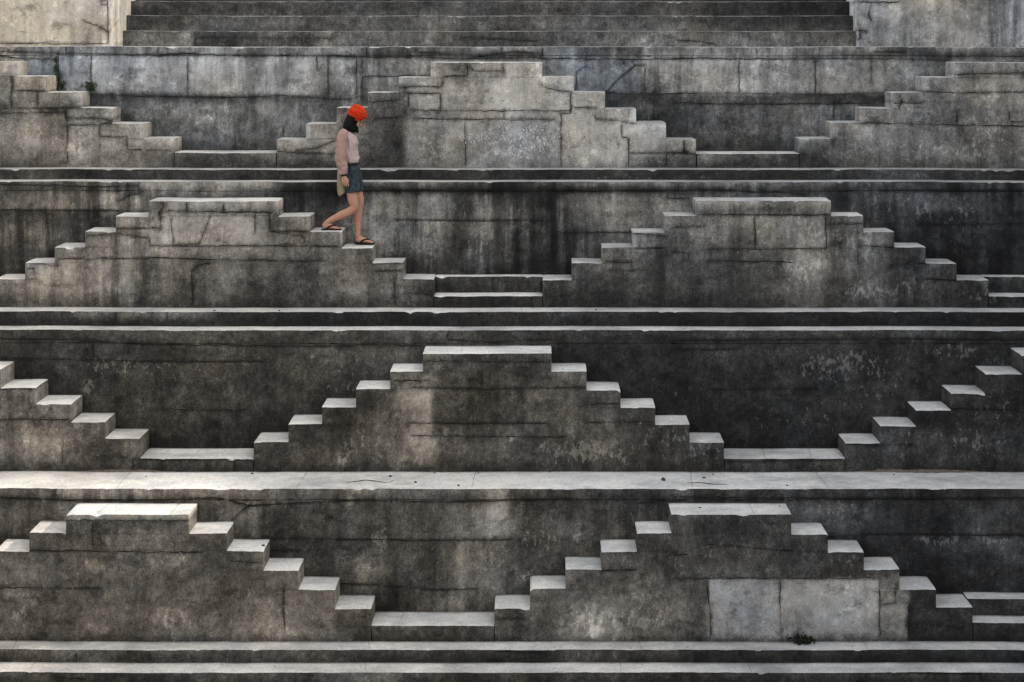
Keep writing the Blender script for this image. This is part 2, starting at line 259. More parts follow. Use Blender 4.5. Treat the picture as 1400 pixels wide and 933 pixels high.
LICHEN = {'T4': [(797,858,17),(830,862,17),(815,866,10),(792,835,12),(855,868,9),(240,846,16),(222,838,8),(880,852,9),(905,848,8),(770,866,8),(143,860,7),(285,848,9),(130,775,9),(236,762,14),(205,770,8)],
          'W4': [(722,733,8),(768,747,9),(790,735,6),(745,750,5),(712,784,7),(676,760,6),(520,716,6),(522,743,7),(495,778,8)],
          'T3': [(468,628,6),(515,603,6),(701,599,4),(752,636,7)]}

def seg_dist(px, py, pts):
    d = np.full(px.shape, 1e9)
    for (x0, y0), (x1, y1) in zip(pts[:-1], pts[1:]):
        dx, dy = x1 - x0, y1 - y0
        L = dx * dx + dy * dy + 1e-9
        t = np.clip(((px - x0) * dx + (py - y0) * dy) / L, 0, 1)
        d = np.minimum(d, np.hypot(px - x0 - t * dx, py - y0 - t * dy))
    return d

def face_attr(plane, X, Z, lift=1.0):
    D = DK[plane]
    px = 740 + X * F / D
    py = 63 - Z * F / D
    sd_ = sum(ord(c) for c in plane) * 7
    jx = (fbm(px / 26, py / 30, sd_ + 11, 3) - .5) * 9 + (fbm(px / 7, py / 14, sd_ + 12, 2) - .5) * 6
    jy = (fbm(px / 30, py / 30, sd_ + 13, 3) - .5) * 6
    qx, qy = px + jx, py + jy
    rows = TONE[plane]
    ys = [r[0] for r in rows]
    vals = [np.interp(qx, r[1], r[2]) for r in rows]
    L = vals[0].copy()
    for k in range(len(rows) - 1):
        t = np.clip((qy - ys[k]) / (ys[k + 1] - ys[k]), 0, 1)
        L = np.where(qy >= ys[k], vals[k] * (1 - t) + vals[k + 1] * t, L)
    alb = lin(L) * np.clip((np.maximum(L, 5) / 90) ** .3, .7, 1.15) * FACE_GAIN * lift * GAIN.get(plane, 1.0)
    # weathering: blotches, run-off streaks, fine mottling
    lg = (fbm(px / 46, py / 30, sd_ + 1, 5, .6) - .5) * 1.5
    lg += (fbm(px / 12, py / 170, sd_ + 2, 4, .6) - .5) * 1.3 * STREAK[plane]
    lg += (fbm(px / 7, py / 7, sd_ + 3, 2, .65) - .5) * .7
    # black run-off tongues below every edge, each of its own length
    alb = alb * np.exp(lg * np.clip(1.25 - 2.0 * alb, .34, 1.2))
    for x0, x1, y0, y1, fct, dw in RECT.get(plane, []):
        m = np.clip((qx * .15 + px * .85 - x0) / 1.2, 0, 1) * np.clip((x1 - qx * .15 - px * .85) / 1.2, 0, 1) * np.clip((qy * .15 + py * .85 - y0) / 1.2, 0, 1) * np.clip((y1 - qy * .15 - py * .85) / 1.2, 0, 1)
        alb = alb * (1 + (fct - 1) * m)
    for cx, cy, r_ in LICHEN.get(plane, []):
        d = np.hypot(px - cx, (py - cy) * 1.05) / r_ + (fbm(px / 5, py / 5, int(cx), 3) - .5) * .7
        ring = np.exp(-((d - .88) / .12) ** 2) * .55 + .3 * (d < .9)
        alb = alb * (1 + ring)
    # dirt held by joints and cracks
    for pts in cracks_px(plane):
        xs = [p[0] for p in pts]; yy = [p[1] for p in pts]
        m = (px > min(xs) - 9) & (px < max(xs) + 9) & (py > min(yy) - 9) & (py < max(yy) + 9)
        if m.any():
            d = seg_dist(px[m], py[m], pts)
            nn = fbm(px[m] / 13, py[m] / 9, sd_ + 5, 4, .6)
            wd = .8 + 9.0 * np.clip(nn - .28, 0, 1) ** 1.5
            alb[m] *= 1 - .62 * np.exp(-(d / wd) ** 2)
    fl = np.zeros_like(px)
    for cx, cy, hw, hh, s in FLAKE.get(plane, []):
        r = np.hypot((px - cx) / hw, (py - cy) / hh) + (fbm(px / 12, py / 12, sd_ + 6, 3) - .5) * .9
        fl = np.maximum(fl, 1.25 * s * np.clip(1.35 - r, 0, 1))
    wk = WARM[plane]
    wm = np.interp(px, [k[0] for k in wk], [k[1] for k in wk]) + (fbm(px / 60, py / 40, sd_ + 8, 4) - .5) * .7
    for x0, x1, y0, y1, fct, dw in RECT.get(plane, []):
        wm = wm + dw * ((px > x0) & (px < x1) & (py > y0) & (py < y1))
    return np.stack([np.clip(alb, .010, .56), np.clip(wm + .03, 0, 1), fl, np.full_like(px, STREAK[plane])], -1)

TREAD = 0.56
def tread_attr(X, Y, tone=1.0, warm=.5, yb=None):
    n = fbm(X * 2.3, Y * 4, 301, 4) - .5
    n2 = fbm(X * 9, Y * 14, 305, 3) - .5
    n3 = np.clip(fbm(X * 1.2 + 3, Y * 2.2, 311, 5, .6) - .5, 0, 1)
    a_ = TREAD * tone * np.exp(n * .45 + n2 * .3 - n3 * 1.6) * np.interp(740 + X * F / Y, [0, 500, 950, 1400], [1.08, 1.06, .97, .84])  # left-to-right fall of light painted into the treads, with dirt on the right
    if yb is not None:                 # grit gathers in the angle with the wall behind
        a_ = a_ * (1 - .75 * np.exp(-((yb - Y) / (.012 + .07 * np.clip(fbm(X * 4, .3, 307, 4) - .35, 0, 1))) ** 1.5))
    px = 740 + X * F / Y
    wm = np.interp(px, [0, 500, 1000, 1400], [.62, .52, .36, .3]) * warm / .5 + n * .3  # left-warm, right-cool light colour painted into the treads too
    return np.stack([np.clip(a_, .05, .70), np.clip(wm, 0, 1), np.zeros_like(X), np.ones_like(X)], -1)

# ------------------------------------------------------------------ materials
def N(t, kind, **kw):
    n = t.nodes.new(kind)
    for k, v in kw.items():
        setattr(n, k, v)
    return n
def noise(t, vec, scale, detail=6, rough=.6, stretch=None):
    n = N(t, 'ShaderNodeTexNoise')
    n.inputs['Scale'].default_value = scale; n.inputs['Detail'].default_value = detail; n.inputs['Roughness'].default_value = rough
    if stretch:
        mp = N(t, 'ShaderNodeMapping'); mp.inputs['Scale'].default_value = stretch
        t.links.new(vec, mp.inputs['Vector']); vec = mp.outputs[0]
    t.links.new(vec, n.inputs['Vector'])
    return n.outputs['Fac']
def M(t, op, a, b=None, c=None):
    n = N(t, 'ShaderNodeMath', operation=op)
    for i, v in enumerate((a, b, c)):
        if v is None: continue
        if isinstance(v, (int, float)): n.inputs[i].default_value = v
        else: t.links.new(v, n.inputs[i])
    return n.outputs[0]

def stone_material(name, streak, mott, grain, bump, rough=.9, flakes=True):
    m = bpy.data.materials.new(name); m.use_nodes = True
    t = m.node_tree; b = t.nodes['Principled BSDF']
    b.inputs['Roughness'].default_value = rough
    b.inputs['Specular IOR Level'].default_value = .25
    at = N(t, 'ShaderNodeAttribute', attribute_name='st')
    sp = N(t, 'ShaderNodeSeparateColor'); t.links.new(at.outputs['Color'], sp.inputs[0])
    P = N(t, 'ShaderNodeNewGeometry').outputs['Position']
    n1 = noise(t, P, 6.0, 9, .68)
    n2 = noise(t, P, 1.0, 7, .68, (13, 13, 2.0))
    n3 = noise(t, P, 55, 4, .6)
    n6 = noise(t, P, 1.0, 6, .78, (24, 24, 16))
    n4 = noise(t, P, 1.7, 5, .6)
    con = M(t, 'MAXIMUM', .36, M(t, 'SUBTRACT', 1.15, M(t, 'MULTIPLY', sp.outputs[0], 2.0))) if flakes else 1.0
    lg = M(t, 'MULTIPLY', M(t, 'SUBTRACT', n1, .5), mott)
    lg = M(t, 'ADD', lg, M(t, 'MULTIPLY', M(t, 'MULTIPLY', M(t, 'SUBTRACT', n2, .5), streak), at.outputs['Alpha']))
    lg = M(t, 'ADD', lg, M(t, 'MULTIPLY', M(t, 'SUBTRACT', n3, .5), grain))
    lg = M(t, 'ADD', lg, M(t, 'MULTIPLY', M(t, 'SUBTRACT', n4, .5), mott * .7))
    n5 = noise(t, P, 110, 2, .5)
    lg = M(t, 'ADD', lg, M(t, 'MULTIPLY', M(t, 'SUBTRACT', n6, .5), grain * 1.45))
    lg = M(t, 'ADD', lg, M(t, 'MULTIPLY', M(t, 'SUBTRACT', n5, .5), grain * .7))
    lg = M(t, 'MULTIPLY', lg, con)
    if flakes:
        # run-off drips with sharp sides, strong in some places and absent in others
        nd = noise(t, P, 1.0, 6, .6, (5.5, 5.5, .5)); nw = noise(t, P, .9, 3, .5)
        def ramp(v, a_, b_):
            r_ = N(t, 'ShaderNodeMapRange'); r_.inputs['From Min'].default_value = a_; r_.inputs['From Max'].default_value = b_
            t.links.new(v, r_.inputs['Value']); return r_.outputs[0]
        wgt = M(t, 'MULTIPLY', ramp(nw, .38, .60), at.outputs['Alpha'])
        lg = M(t, 'SUBTRACT', lg, M(t, 'MULTIPLY', M(t, 'MULTIPLY', ramp(nd, .52, .60), .8), wgt))
        lg = M(t, 'ADD', lg, M(t, 'MULTIPLY', M(t, 'MULTIPLY', ramp(nd, .47, .37), .6), wgt))
        # soot-black crust in patches, pits
        nc = noise(t, P, 1.0, 9, .74, (3.4, 3.4, 4.6)); nl = noise(t, P, 4.5, 8, .74)
        lg = M(t, 'ADD', lg, M(t, 'MULTIPLY', ramp(nl, .57, .64), .4))
        lg = M(t, 'SUBTRACT', lg, M(t, 'MULTIPLY', ramp(nc, .56, .62), .55))
        npit = noise(t, P, 30, 3, .6)
        lg = M(t, 'SUBTRACT', lg, M(t, 'MULTIPLY', ramp(npit, .64, .70), .7))
    else:
        npit = noise(t, P, 14, 4, .6)
        r_ = N(t, 'ShaderNodeMapRange'); r_.inputs['From Min'].default_value = .66; r_.inputs['From Max'].default_value = .72
        t.links.new(npit, r_.inputs['Value'])
        lg = M(t, 'SUBTRACT', lg, M(t, 'MULTIPLY', r_.outputs[0], .55))
    alb = M(t, 'MULTIPLY', sp.outputs[0], M(t, 'POWER', 2.718, lg))
    if flakes:
        f = noise(t, P, 1.0, 7, .66, (20, 20, 11))
        th = M(t, 'SUBTRACT', .685, M(t, 'MULTIPLY', sp.outputs[2], .18))
        mk = N(t, 'ShaderNodeMapRange'); mk.inputs['From Min'].default_value = 0; mk.inputs['From Max'].default_value = .06
        t.links.new(M(t, 'SUBTRACT', f, th), mk.inputs['Value'])
        fk = M(t, 'MULTIPLY', mk.outputs[0], M(t, 'ADD', .35, M(t, 'MULTIPLY', n3, .6)))
        tgt = M(t, 'ADD', .12, M(t, 'MULTIPLY', alb, 1.5))
        alb = M(t, 'ADD', M(t, 'MULTIPLY', alb, M(t, 'SUBTRACT', 1, fk)), M(t, 'MULTIPLY', tgt, fk))
    alb = M(t, 'MINIMUM', alb, .72)
    mx = N(t, 'ShaderNodeMix', data_type='RGBA')
    mx.inputs['A'].default_value = (.93, 1.0, 1.09, 1)
    mx.inputs['B'].default_value = (1.14, 1.0, .79, 1)
    t.links.new(sp.outputs[1], mx.inputs['Factor'])
    vm = N(t, 'ShaderNodeVectorMath', operation='SCALE')
    t.links.new(mx.outputs['Result'], vm.inputs[0]); t.links.new(alb, vm.inputs['Scale'])
    t.links.new(vm.outputs[0], b.inputs['Base Color'])
    h = M(t, 'ADD', M(t, 'MULTIPLY', n1, .6), M(t, 'ADD', M(t, 'MULTIPLY', n3, .25), M(t, 'MULTIPLY', n2, .15)))
    bp = N(t, 'ShaderNodeBump'); bp.inputs['Strength'].default_value = bump; bp.inputs['Distance'].default_value = .03
    t.links.new(h, bp.inputs['Height']); t.links.new(bp.outputs[0], b.inputs['Normal'])
    return m

MAT_FACE = stone_material('weathered_stone', 1.3, 1.9, 1.8, .7)
MAT_TREAD = stone_material('trodden_stone', .1, .5, .7, .3, .85, False)

def plain(name, col, rough=.8, var=.25, scale=20, bump=.2, spec=.3, stretch=None):
    m = bpy.data.materials.new(name); m.use_nodes = True
    t = m.node_tree; b = t.nodes['Principled BSDF']
    b.inputs['Roughness'].default_value = rough
    b.inputs['Specular IOR Level'].default_value = spec
    P = N(t, 'ShaderNodeTexCoord').outputs['Object']
    n = noise(t, P, scale, 5, .6, stretch)
    k = M(t, 'ADD', 1 - var, M(t, 'MULTIPLY', n, 2 * var))
    vm = N(t, 'ShaderNodeVectorMath', operation='SCALE'); vm.inputs[0].default_value = col
    t.links.new(k, vm.inputs['Scale']); t.links.new(vm.outputs[0], b.inputs['Base Color'])
    bp = N(t, 'ShaderNodeBump'); bp.inputs['Strength'].default_value = bump; bp.inputs['Distance'].default_value = .01
    t.links.new(n, bp.inputs['Height']); t.links.new(bp.outputs[0], b.inputs['Normal'])
    return m
MAT_CRACK = plain('open_joint', (.018, .017, .015), 1, .5, 30, .1, .05)
MAT_CHALK = plain('chalk_scratches', (.66, .65, .62), .9, .3, 60)
MAT_DIRT = plain('dry_dirt', (.13, .112, .09), 1, .7, 30, .8, .1)
MAT_GROUND = plain('trodden_earth', (.26, .23, .19), 1, .3, 1.5, .4, .1)
MAT_PEBBLE = plain('dark_pebble', (.05, .046, .04), .9, .5, 60, .5)

# ------------------------------------------------------------------ mesh building
def wob(X):
    """settling of the masonry courses along their length"""
    return (fbm(X * .33, 0.5, 77, 3) - .5) * .035 + (fbm(X * 1.9, 3.5, 78, 2) - .5) * .006
def bulge(X, Z):
    return (fbm(X * 1.1, Z * 1.1, 91, 3) - .5) * .024 + (fbm(X * 6, Z * 6, 95, 3) - .5) * .008

class MB:
    def __init__(s):
        s.v = []; s.f = []; s.m = []; s.a = []; s.n = 0
    def grid(s, P, mat, A):
        n, m_ = P.shape[:2]
        idx = s.n + np.arange(n * m_).reshape(n, m_)
        q = np.stack([idx[:-1, :-1], idx[1:, :-1], idx[1:, 1:], idx[:-1, 1:]], -1).reshape(-1, 4)
        s.v.append(P.reshape(-1, 3)); s.a.append(A.reshape(-1, 4)); s.f.append(q)
        s.m.append(np.full(len(q), mat)); s.n += n * m_
    def ribbon(s, pts, wid, mat, col, nrm=(0, -1, 0)):
        """pts (n,3) centre line lying on a wall (nrm -y) or a tread (nrm +z); wid (n,) widths"""
        P = np.asarray(pts, float)
        T = np.gradient(P, axis=0); T /= np.linalg.norm(T, axis=1, keepdims=True) + 1e-9
        B = np.cross(T, np.array(nrm, float)); B /= np.linalg.norm(B, axis=1, keepdims=True) + 1e-9
        wv = np.asarray(wid)[:, None] * .5
        G = np.stack([P - B * wv, P + B * wv], 1)
        A = np.tile(np.array(col, float), (len(P), 2, 1))
        s.grid(G, mat, A)
    def build(s, name, mats, parent=None, origin=(0, 0, 0)):
        v = np.concatenate(s.v) - np.array(origin)
        f = np.concatenate(s.f); m_ = np.concatenate(s.m); a_ = np.concatenate(s.a)
        me = bpy.data.meshes.new(name)
        me.vertices.add(len(v)); me.vertices.foreach_set('co', v.astype(np.float32).ravel())
        me.loops.add(len(f) * 4); me.loops.foreach_set('vertex_index', f.astype(np.int32).ravel())
        me.polygons.add(len(f)); me.polygons.foreach_set('loop_start', (np.arange(len(f)) * 4).astype(np.int32))
        me.polygons.foreach_set('material_index', m_.astype(np.int32))
        at = me.attributes.new('st', 'FLOAT_COLOR', 'POINT'); at.data.foreach_set('color', a_.astype(np.float32).ravel())
        for mt in mats: me.materials.append(mt)
        me.update(calc_edges=True); me.validate()
        o = bpy.data.objects.new(name, me)
        COL.objects.link(o)
        if parent: o.parent = parent
        else: o.location = origin
        return o

def lines(a0, a1, res, r):
    L = a1 - a0
    if L < 3 * r: return np.array([a0, a1])
    n = max(1, int(round((L - 2 * r) / res)))
    return np.concatenate([[a0], np.linspace(a0 + r, a1 - r, n + 1), [a1]])

def block(mb, x0, x1, y0, y1, z0, z1, plane, sides='ftlr', res=.03, r=.012, wear=1.0, tone=1.0, proud=0.0, yres=.05, rc=None, xt=0.0, lift=1.0, tilt=0.0, soft='lrt', endlift=0.0):
    """a squared stone: front y0 (towards the viewer), top z1. xt: skew of the depth edges. rc: rounding of upright corners"""
    y0 -= proud
    xs = lines(x0, x1, res, r); zs = lines(z0, z1, res, r); ys = lines(y0, y1, yres, r)
    rc = rc if rc else .006
    def warp(X, Y, Z, fr, tp, lf, rt):
        # distances to the worn edges -> rounding
        c = (.004 + .005 * wear * np.clip(fbm(X * 7, Z * 3 + Y * 5, 41, 3) * 2.2 - .75, 0, 1) + .020 * wear * np.clip(fbm(X * 6.3, Z * 2, 47, 3) * 6 - 4.2, 0, 1))
        df, dt = Y - y0, z1 - Z
        dl, dr = X - x0, x1 - X
        X2, Y2, Z2 = X.copy(), Y.copy(), Z.copy()
        ex = lambda d, s: np.clip(1 - d / s, 0, 1) ** 2
        # front-top
        if 't' in soft:
            wt = np.clip(1 - dt / .07, 0, 1) * np.clip(1 - df / .07, 0, 1)
            Y2 += .7 * c * wt
            Z2 -= c * wt
        # upright corners
        for d, sg in ((dl, 1), (dr, -1)):
            if ('l' if sg > 0 else 'r') not in soft: continue
            cc = rc * (.6 + .8 * fbm(Z * 5 + sg, X * 2, 43, 2))
            Y2 += cc * ex(d, max(.03, rc * 1.6)) * (df < 1e-6)
            X2 += sg * cc * ex(df, max(.03, rc * 1.6)) * ex(d, .02)
            Z2 -= c * .8 * ex(d, .025) * ex(dt, .02)
        X2 += xt * df
        Z2 += wob(X) + tilt * (X - x0)
        Y2 += bulge(X, Z) * np.clip(1 - df / .3, 0, 1)
        return np.stack([X2, Y2, Z2], -1)
    if 'f' in sides:
        X, Z = np.meshgrid(xs, zs, indexing='ij'); Y = np.full_like(X, y0)
        A = face_attr(plane, X, Z, lift)
        if endlift:  # outer ends lighter and cooler: skylight painted in along with edge wear
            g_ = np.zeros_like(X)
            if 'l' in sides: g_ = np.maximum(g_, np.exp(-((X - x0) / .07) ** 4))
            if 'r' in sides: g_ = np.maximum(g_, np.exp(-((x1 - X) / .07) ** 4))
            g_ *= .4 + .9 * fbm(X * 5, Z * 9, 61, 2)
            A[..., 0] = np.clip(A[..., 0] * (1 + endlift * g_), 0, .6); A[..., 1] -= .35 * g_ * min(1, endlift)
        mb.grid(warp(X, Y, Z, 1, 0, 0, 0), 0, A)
    if 't' in sides:
        X, Y = np.meshgrid(xs, ys, indexing='ij'); Z = np.full_like(X, z1)
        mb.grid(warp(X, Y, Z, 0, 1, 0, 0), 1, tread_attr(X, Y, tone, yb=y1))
    if 'l' in sides or 'r' in sides:
        for s_, xx, yy in (('l', x0, ys[::-1]), ('r', x1, ys)):
            if s_ in sides:
                Y, Z = np.meshgrid(yy, zs, indexing='ij'); X = np.full_like(Y, xx)
                A = face_attr(plane, X + (Y - y0) * (.8 if s_ == 'l' else -.8), Z, 1.6 * lift)  # side faces painted lighter than fronts for the skylight they catch
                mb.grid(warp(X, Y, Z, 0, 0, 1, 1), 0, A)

def crack_ribbons(mb, plane, xr, zr, y, keep=None):
    """the traced joints of a plane that fall inside xr, zr, as dark open gaps 3 mm proud of the worn face"""
    D = DK[plane]; rng = np.random.default_rng(sum(ord(c) for c in plane))
    for pts in cracks_px(plane):
        q = np.array(pts, float)
        seg = np.hypot(*np.diff(q, axis=0).T); t = np.concatenate([[0], np.cumsum(seg)])
        n = max(3, int(t[-1] / 3.2))
        tt = np.linspace(0, t[-1], n)
        x = np.interp(tt, t, q[:, 0]); z = np.interp(tt, t, q[:, 1])
        sd_ = rng.integers(1000)
        z = z + (fbm(tt / 9, sd_, 5, 3) - .5) * 3.0
        x = x + (fbm(tt / 9, sd_ + 50, 6, 3) - .5) * 2.6
        X = PX(x, D); Z = PZ(z, D)
        wdt = .0035 + (.022 if plane in ('W1', 'T1', 'W2') else .022) * np.clip(fbm(tt / 22, sd_ + 9.5, 7, 3) - .33, 0, 1) ** 1.1
        wdt[0] = wdt[-1] = .001
        ok = (X > xr[0]) & (X < xr[1]) & (Z > zr[0]) & (Z < zr[1])
        if keep is not None: ok &= keep(X, Z)
        run = []
        def flush():
            if len(run) > 2:
                i = np.array(run)
                P = np.stack([X[i], np.full(len(i), y) + bulge(X[i], Z[i]) - .004, Z[i] + wob(X[i])], -1)
                mb.ribbon(P, wdt[i], 2, (.018, .5, 0, 1))
        for i in range(n):
            if ok[i]: run.append(i)
            else: flush(); run = []
        flush()

def tread_cracks(mb, x0, x1, y0, y1, z, every=2.4, seed=0, extra=()):
    rng = random.Random(seed)
    x = x0 + rng.uniform(.1, .8) * every
    todo = []
    while x < x1:
        todo.append([(x, y0 + .004), (x + rng.uniform(-.05, .05), y1 - .01)])
        x += every * rng.uniform(.5, 1.5)
    todo += list(extra)
    for l in todo:
        q = np.array(l); seg = np.hypot(*np.diff(q, axis=0).T); t = np.concatenate([[0], np.cumsum(seg)])
        n = max(4, int(t[-1] / .03)); tt = np.linspace(0, t[-1], n)
        X = np.interp(tt, t, q[:, 0]) + (fbm(tt * 9, x + len(l), 3, 3) - .5) * .02
        Y = np.clip(np.interp(tt, t, q[:, 1]), y0 + .004, y1 - .004)
        wdt = .002 + .007 * np.clip(fbm(tt * 6, x, 8, 2) - .3, 0, 1)
        c = np.zeros(n) + z + wob(X) + .003
        mb.ribbon(np.stack([X, Y, c], -1), wdt, 2, (.03, .5, 0, 1), (0, 0, 1))

STONE = [MAT_FACE, MAT_TREAD, MAT_CRACK, MAT_CHALK]
def tag(o, label=None, cat=None, group=None, kind=None):
    if label: o['label'] = label
    if cat: o['category'] = cat
    if group: o['group'] = group
    if kind: o['kind'] = kind
    return o
def empty(name, loc):
    o = bpy.data.objects.new(name, None); COL.objects.link(o); o.location = loc; o.empty_display_size = .2
    return o
# ================================================================== THE STEPWELL
XL, XR = -9.6, 9.6                      # how far the terraces run to each side
Z0 = PZ(64, 21.4)                       # rim level
ZL1, ZL1b = -1.586, -1.722
ZL2, ZL2b = -3.250, -3.430
ZL3 = -5.018
ZL4, ZL4b = -6.593, -6.736
ZF = -9.4                               # pit floor

def wall(label, plane, ztop, zbot, yb, cope, tone=1.0):
    D = PD[plane]
    root = empty('retaining_wall', (0, D, zbot)); tag(root, label, 'wall', 'retaining walls of the terraces')
    o = (0, D, zbot)
    mb = MB(); block(mb, XL, XR, D, yb, zbot, ztop - cope, plane, 'f')
    crack_ribbons(mb, plane, (XL, XR), (zbot, ztop - cope - .004), D)
    mb.build('wall_face', STONE, root, o)
    mb = MB(); block(mb, XL, XR, D, yb, ztop - cope, ztop, plane, 'ft', proud=.002, tone=tone)
    crack_ribbons(mb, plane, (XL, XR), (ztop - cope + .004, ztop), D - .004)
    tread_cracks(mb, XL, XR, D, yb, ztop, 2.6, int(D * 10))
    mb.build('coping', STONE, root, o)
wall('topmost terrace wall of pale cracked blocks, below the wide upper steps', 'W1', Z0, ZL1, 22.6, .117, .6)
wall('second terrace wall, streaked black and grey, behind the walking woman', 'W2', ZL1b, ZL2, PD['L1'], .116, .62)
wall('third terrace wall, long dark brown, with flakes of old white wash', 'W3', ZL2b, ZL3, PD['L2'], .16, .85)
wall('lowest terrace wall, dark and mottled, under the broadest pale ledge', 'W4', ZL3, ZL4, PD['T3'], .124, 1.04)

def ledge(label, plane, y0, y1, zt, zb, tone=1.0, seed=1, extra=()):
    mb = MB(); block(mb, XL, XR, y0, y1, zb, zt, plane, 'ft', tone=tone, wear=1.3)
    crack_ribbons(mb, plane, (XL, XR), (zb, zt - .004), y0)
    tread_cracks(mb, XL, XR, y0, y1, zt, 2.6, seed, extra)
    o = mb.build('stone_ledge', STONE, None, (0, y0, zb))
    tag(o, label, 'ledge', 'stone ledges between the terraces')
ledge('narrow ledge just under the topmost row of stairs, near the woman’s hips'.replace('’', "'"), 'L1', PD['L1'], PD['T1'], ZL1, ZL1b - .02, .6, 3)
ledge('ledge below the stairs the woman walks on, pale top and dark riser', 'L2', PD['L2'], PD['T2'], ZL2, ZL2b - .02, .82, 5)
X3 = lambda px, py: (PX(px, -ZL3 * F / (py - 63)), -ZL3 * F / (py - 63))
ledge('upper of the two ledges at the bottom, under the lowest stairs', 'L4', PD['L4'], PD['T4'], ZL4, ZL4b - .02, .92, 8)
ledge('bottommost ledge of all, along the lower edge of the photo', 'L5', PD['L5'], PD['L4'], ZL4b, ZF, .97, 9)

# -------------------------------------------------- pyramid staircases
def staircase(label, plane, yb, plat, lefts, rights, zs, zbase, rnd=.006, tone=1.0, skew=0.0):
    """plat: (left px, right px) of the top slab; lefts / rights: outer edges of the steps from the top down; zs: levels from the slab down"""
    D = PD[plane]
    cx = PX(sum(plat) / 2, D)
    root = empty('stone_staircase', (cx, D, zbase)); o = (cx, D, zbase)
    tag(root, label, 'staircase', 'pyramid shaped stone staircases')
    X = lambda p: PX(p, D)
    nl, nr = len(lefts), len(rights)
    rng = random.Random(int(plat[0]) + 5)
    # mass of masonry below the step stones
    mb = MB()
    bot = {}
    edges = []                          # (x0, x1, underside of its step stone)
    el = [plat[0]] + list(lefts); er = [plat[1]] + list(rights)
    hs_ = lambda k: (zs[k] - zs[k + 1]) if k + 1 < len(zs) else (zs[k - 1] - zs[k])
    und = [zs[k] - hs_(k) for k in range(len(zs))]
    cols = [(X(plat[0]), X(plat[1]), und[0])]
    for k in range(nl): cols.append((X(el[k + 1]), X(el[k]), und[k + 1]))
    for k in range(nr): cols.append((X(er[k]), X(er[k + 1]), und[k + 1]))
    for x0, x1, zt in cols:
        if zt > zbase + .01:
            s = 'f'
            if abs(x0 - X(el[-1])) < 1e-6: s += 'l'
            if abs(x1 - X(er[-1])) < 1e-6: s += 'r'
            block(mb, x0, x1, D, yb, zbase, zt, plane, s, rc=rnd, soft=s[1:])
    def keep(Xa, Za):
        ok = np.zeros(Xa.shape, bool)
        for x0, x1, zt in cols:
            ok |= (Xa >= x0) & (Xa <= x1) & (Za < zt)
        return ok
    crack_ribbons(mb, plane, (X(el[-1]) + .01, X(er[-1]) - .01), (zbase, zs[0]), D, keep)
    if plane == 'T1' and 500 < plat[0] < 700:          # scratched scribbles on the pale blocks
        for _ in range(120):
            gx, gy = rng.choice([(655, 186), (690, 180), (712, 178), (728, 178), (742, 186), (700, 203), (716, 203), (732, 202), (745, 203), (778, 184), (640, 190), (668, 192)])
            px, py = gx + rng.gauss(0, 9), gy + rng.gauss(0, 5)
            n = 4; ang = rng.uniform(0, 6.3); pts = []; 
            for i in range(n):
                pts.append((px, py)); ang += rng.uniform(-1.1, 1.1); px += math.cos(ang) * 1.1; py += math.sin(ang) * 1.4
            P = np.array([[PX(a_, D), D + float(bulge(PX(a_, D), PZ(b_, D))) - .004, PZ(b_, D) + float(wob(PX(a_, D)))] for a_, b_ in pts])
            mb.ribbon(P, np.array([.002] + [rng.uniform(.004, .011)] * (n - 2) + [.002]), 3, (.5, .5, 0, 1))
    mb.build('base_wall', STONE, root, o)
    def stone(nm, x0, x1, k, sides):
        m2 = MB()
        dz = rng.uniform(-.010, .008); pr = rng.uniform(.003, .008)
        block(m2, x0, x1, D, yb, und[k], zs[k] + dz, plane, sides, proud=pr, soft='t' + sides[2:], endlift={'T1': .55, 'T2': .2}.get(plane, .12), tone=tone * rng.uniform(.94, 1.06), rc=rnd, xt=skew, wear=1.4, tilt=rng.uniform(-.012, .012) if k else rng.uniform(-.004, .004))
        crack_ribbons(m2, plane, (x0 + .01, x1 - .01), (und[k], zs[k] - .01), D - pr)
        if k == 0: tread_cracks(m2, x0, x1, D - pr, yb, zs[k] + dz, 1.3, int(x0 * 10) + 60)
        m2.build(nm, STONE, root, o)
    stone('top_slab', X(plat[0]), X(plat[1]), 0, 'ftlr')
    for k in range(nl): stone('step', X(el[k + 1]), X(el[k]), k + 1, 'ftl')
    for k in range(nr): stone('step', X(er[k]), X(er[k + 1]), k + 1, 'ftr')
    return root

def levels(ys, D): return [PZ(y, D) for y in ys]
z1 = levels([84.5, 105, 126, 147.5, 168, 189.5], PD['T1'])
z2 = levels([274.2, 295, 317, 338, 359.5, 382], PD['T2'])
z3 = levels([483, 508, 532, 556, 580, 604], PD['T3'])
z3L = levels([481, 505, 531, 553, 576.5, 600], PD['T3'])
z3R = levels([485, 511, 537.7, 560, 583.5, 605], PD['T3'])
z4 = levels([703.4, 729, 753, 779, 805, 830.5], PD['T4'])

staircase('topmost row, left staircase, beige blocks, weeds growing above its steps', 'T1', PD['W1'], (-126, 23), [-168, -210, -252, -294, -336], [65, 110, 153, 196, 238], z1, ZL1, .022, .8)
staircase('palest staircase, topmost row, behind the orange turban, with scratched white scribbles', 'T1', PD['W1'], (588.5, 741.5), [545, 502.5, 460, 418, 378], [784.5, 827.5, 870, 911, 952], z1, ZL1, .010, .8)
staircase('topmost row, right staircase, grey blocks flecked with white', 'T1', PD['W1'], (1304, 1450), [1262, 1219, 1177.5, 1136, 1093.5], [1492, 1534, 1576, 1618, 1660], z1, ZL1, .022, .8)
staircase('light grey staircase whose right flight the woman walks down', 'T2', PD['W2'], (203, 380), [158, 116, 74.5, 34, -8], [424, 467, 509, 551, 593], z2, ZL2, .008, .9)
staircase('second row, right staircase, dark, with a whitish patch below its flat top', 'T2', PD['W2'], (951.5, 1136.5), [909, 865, 823, 782, 742], [1180.6, 1223, 1265.6, 1308, 1352], z2, ZL2, .008, .85)
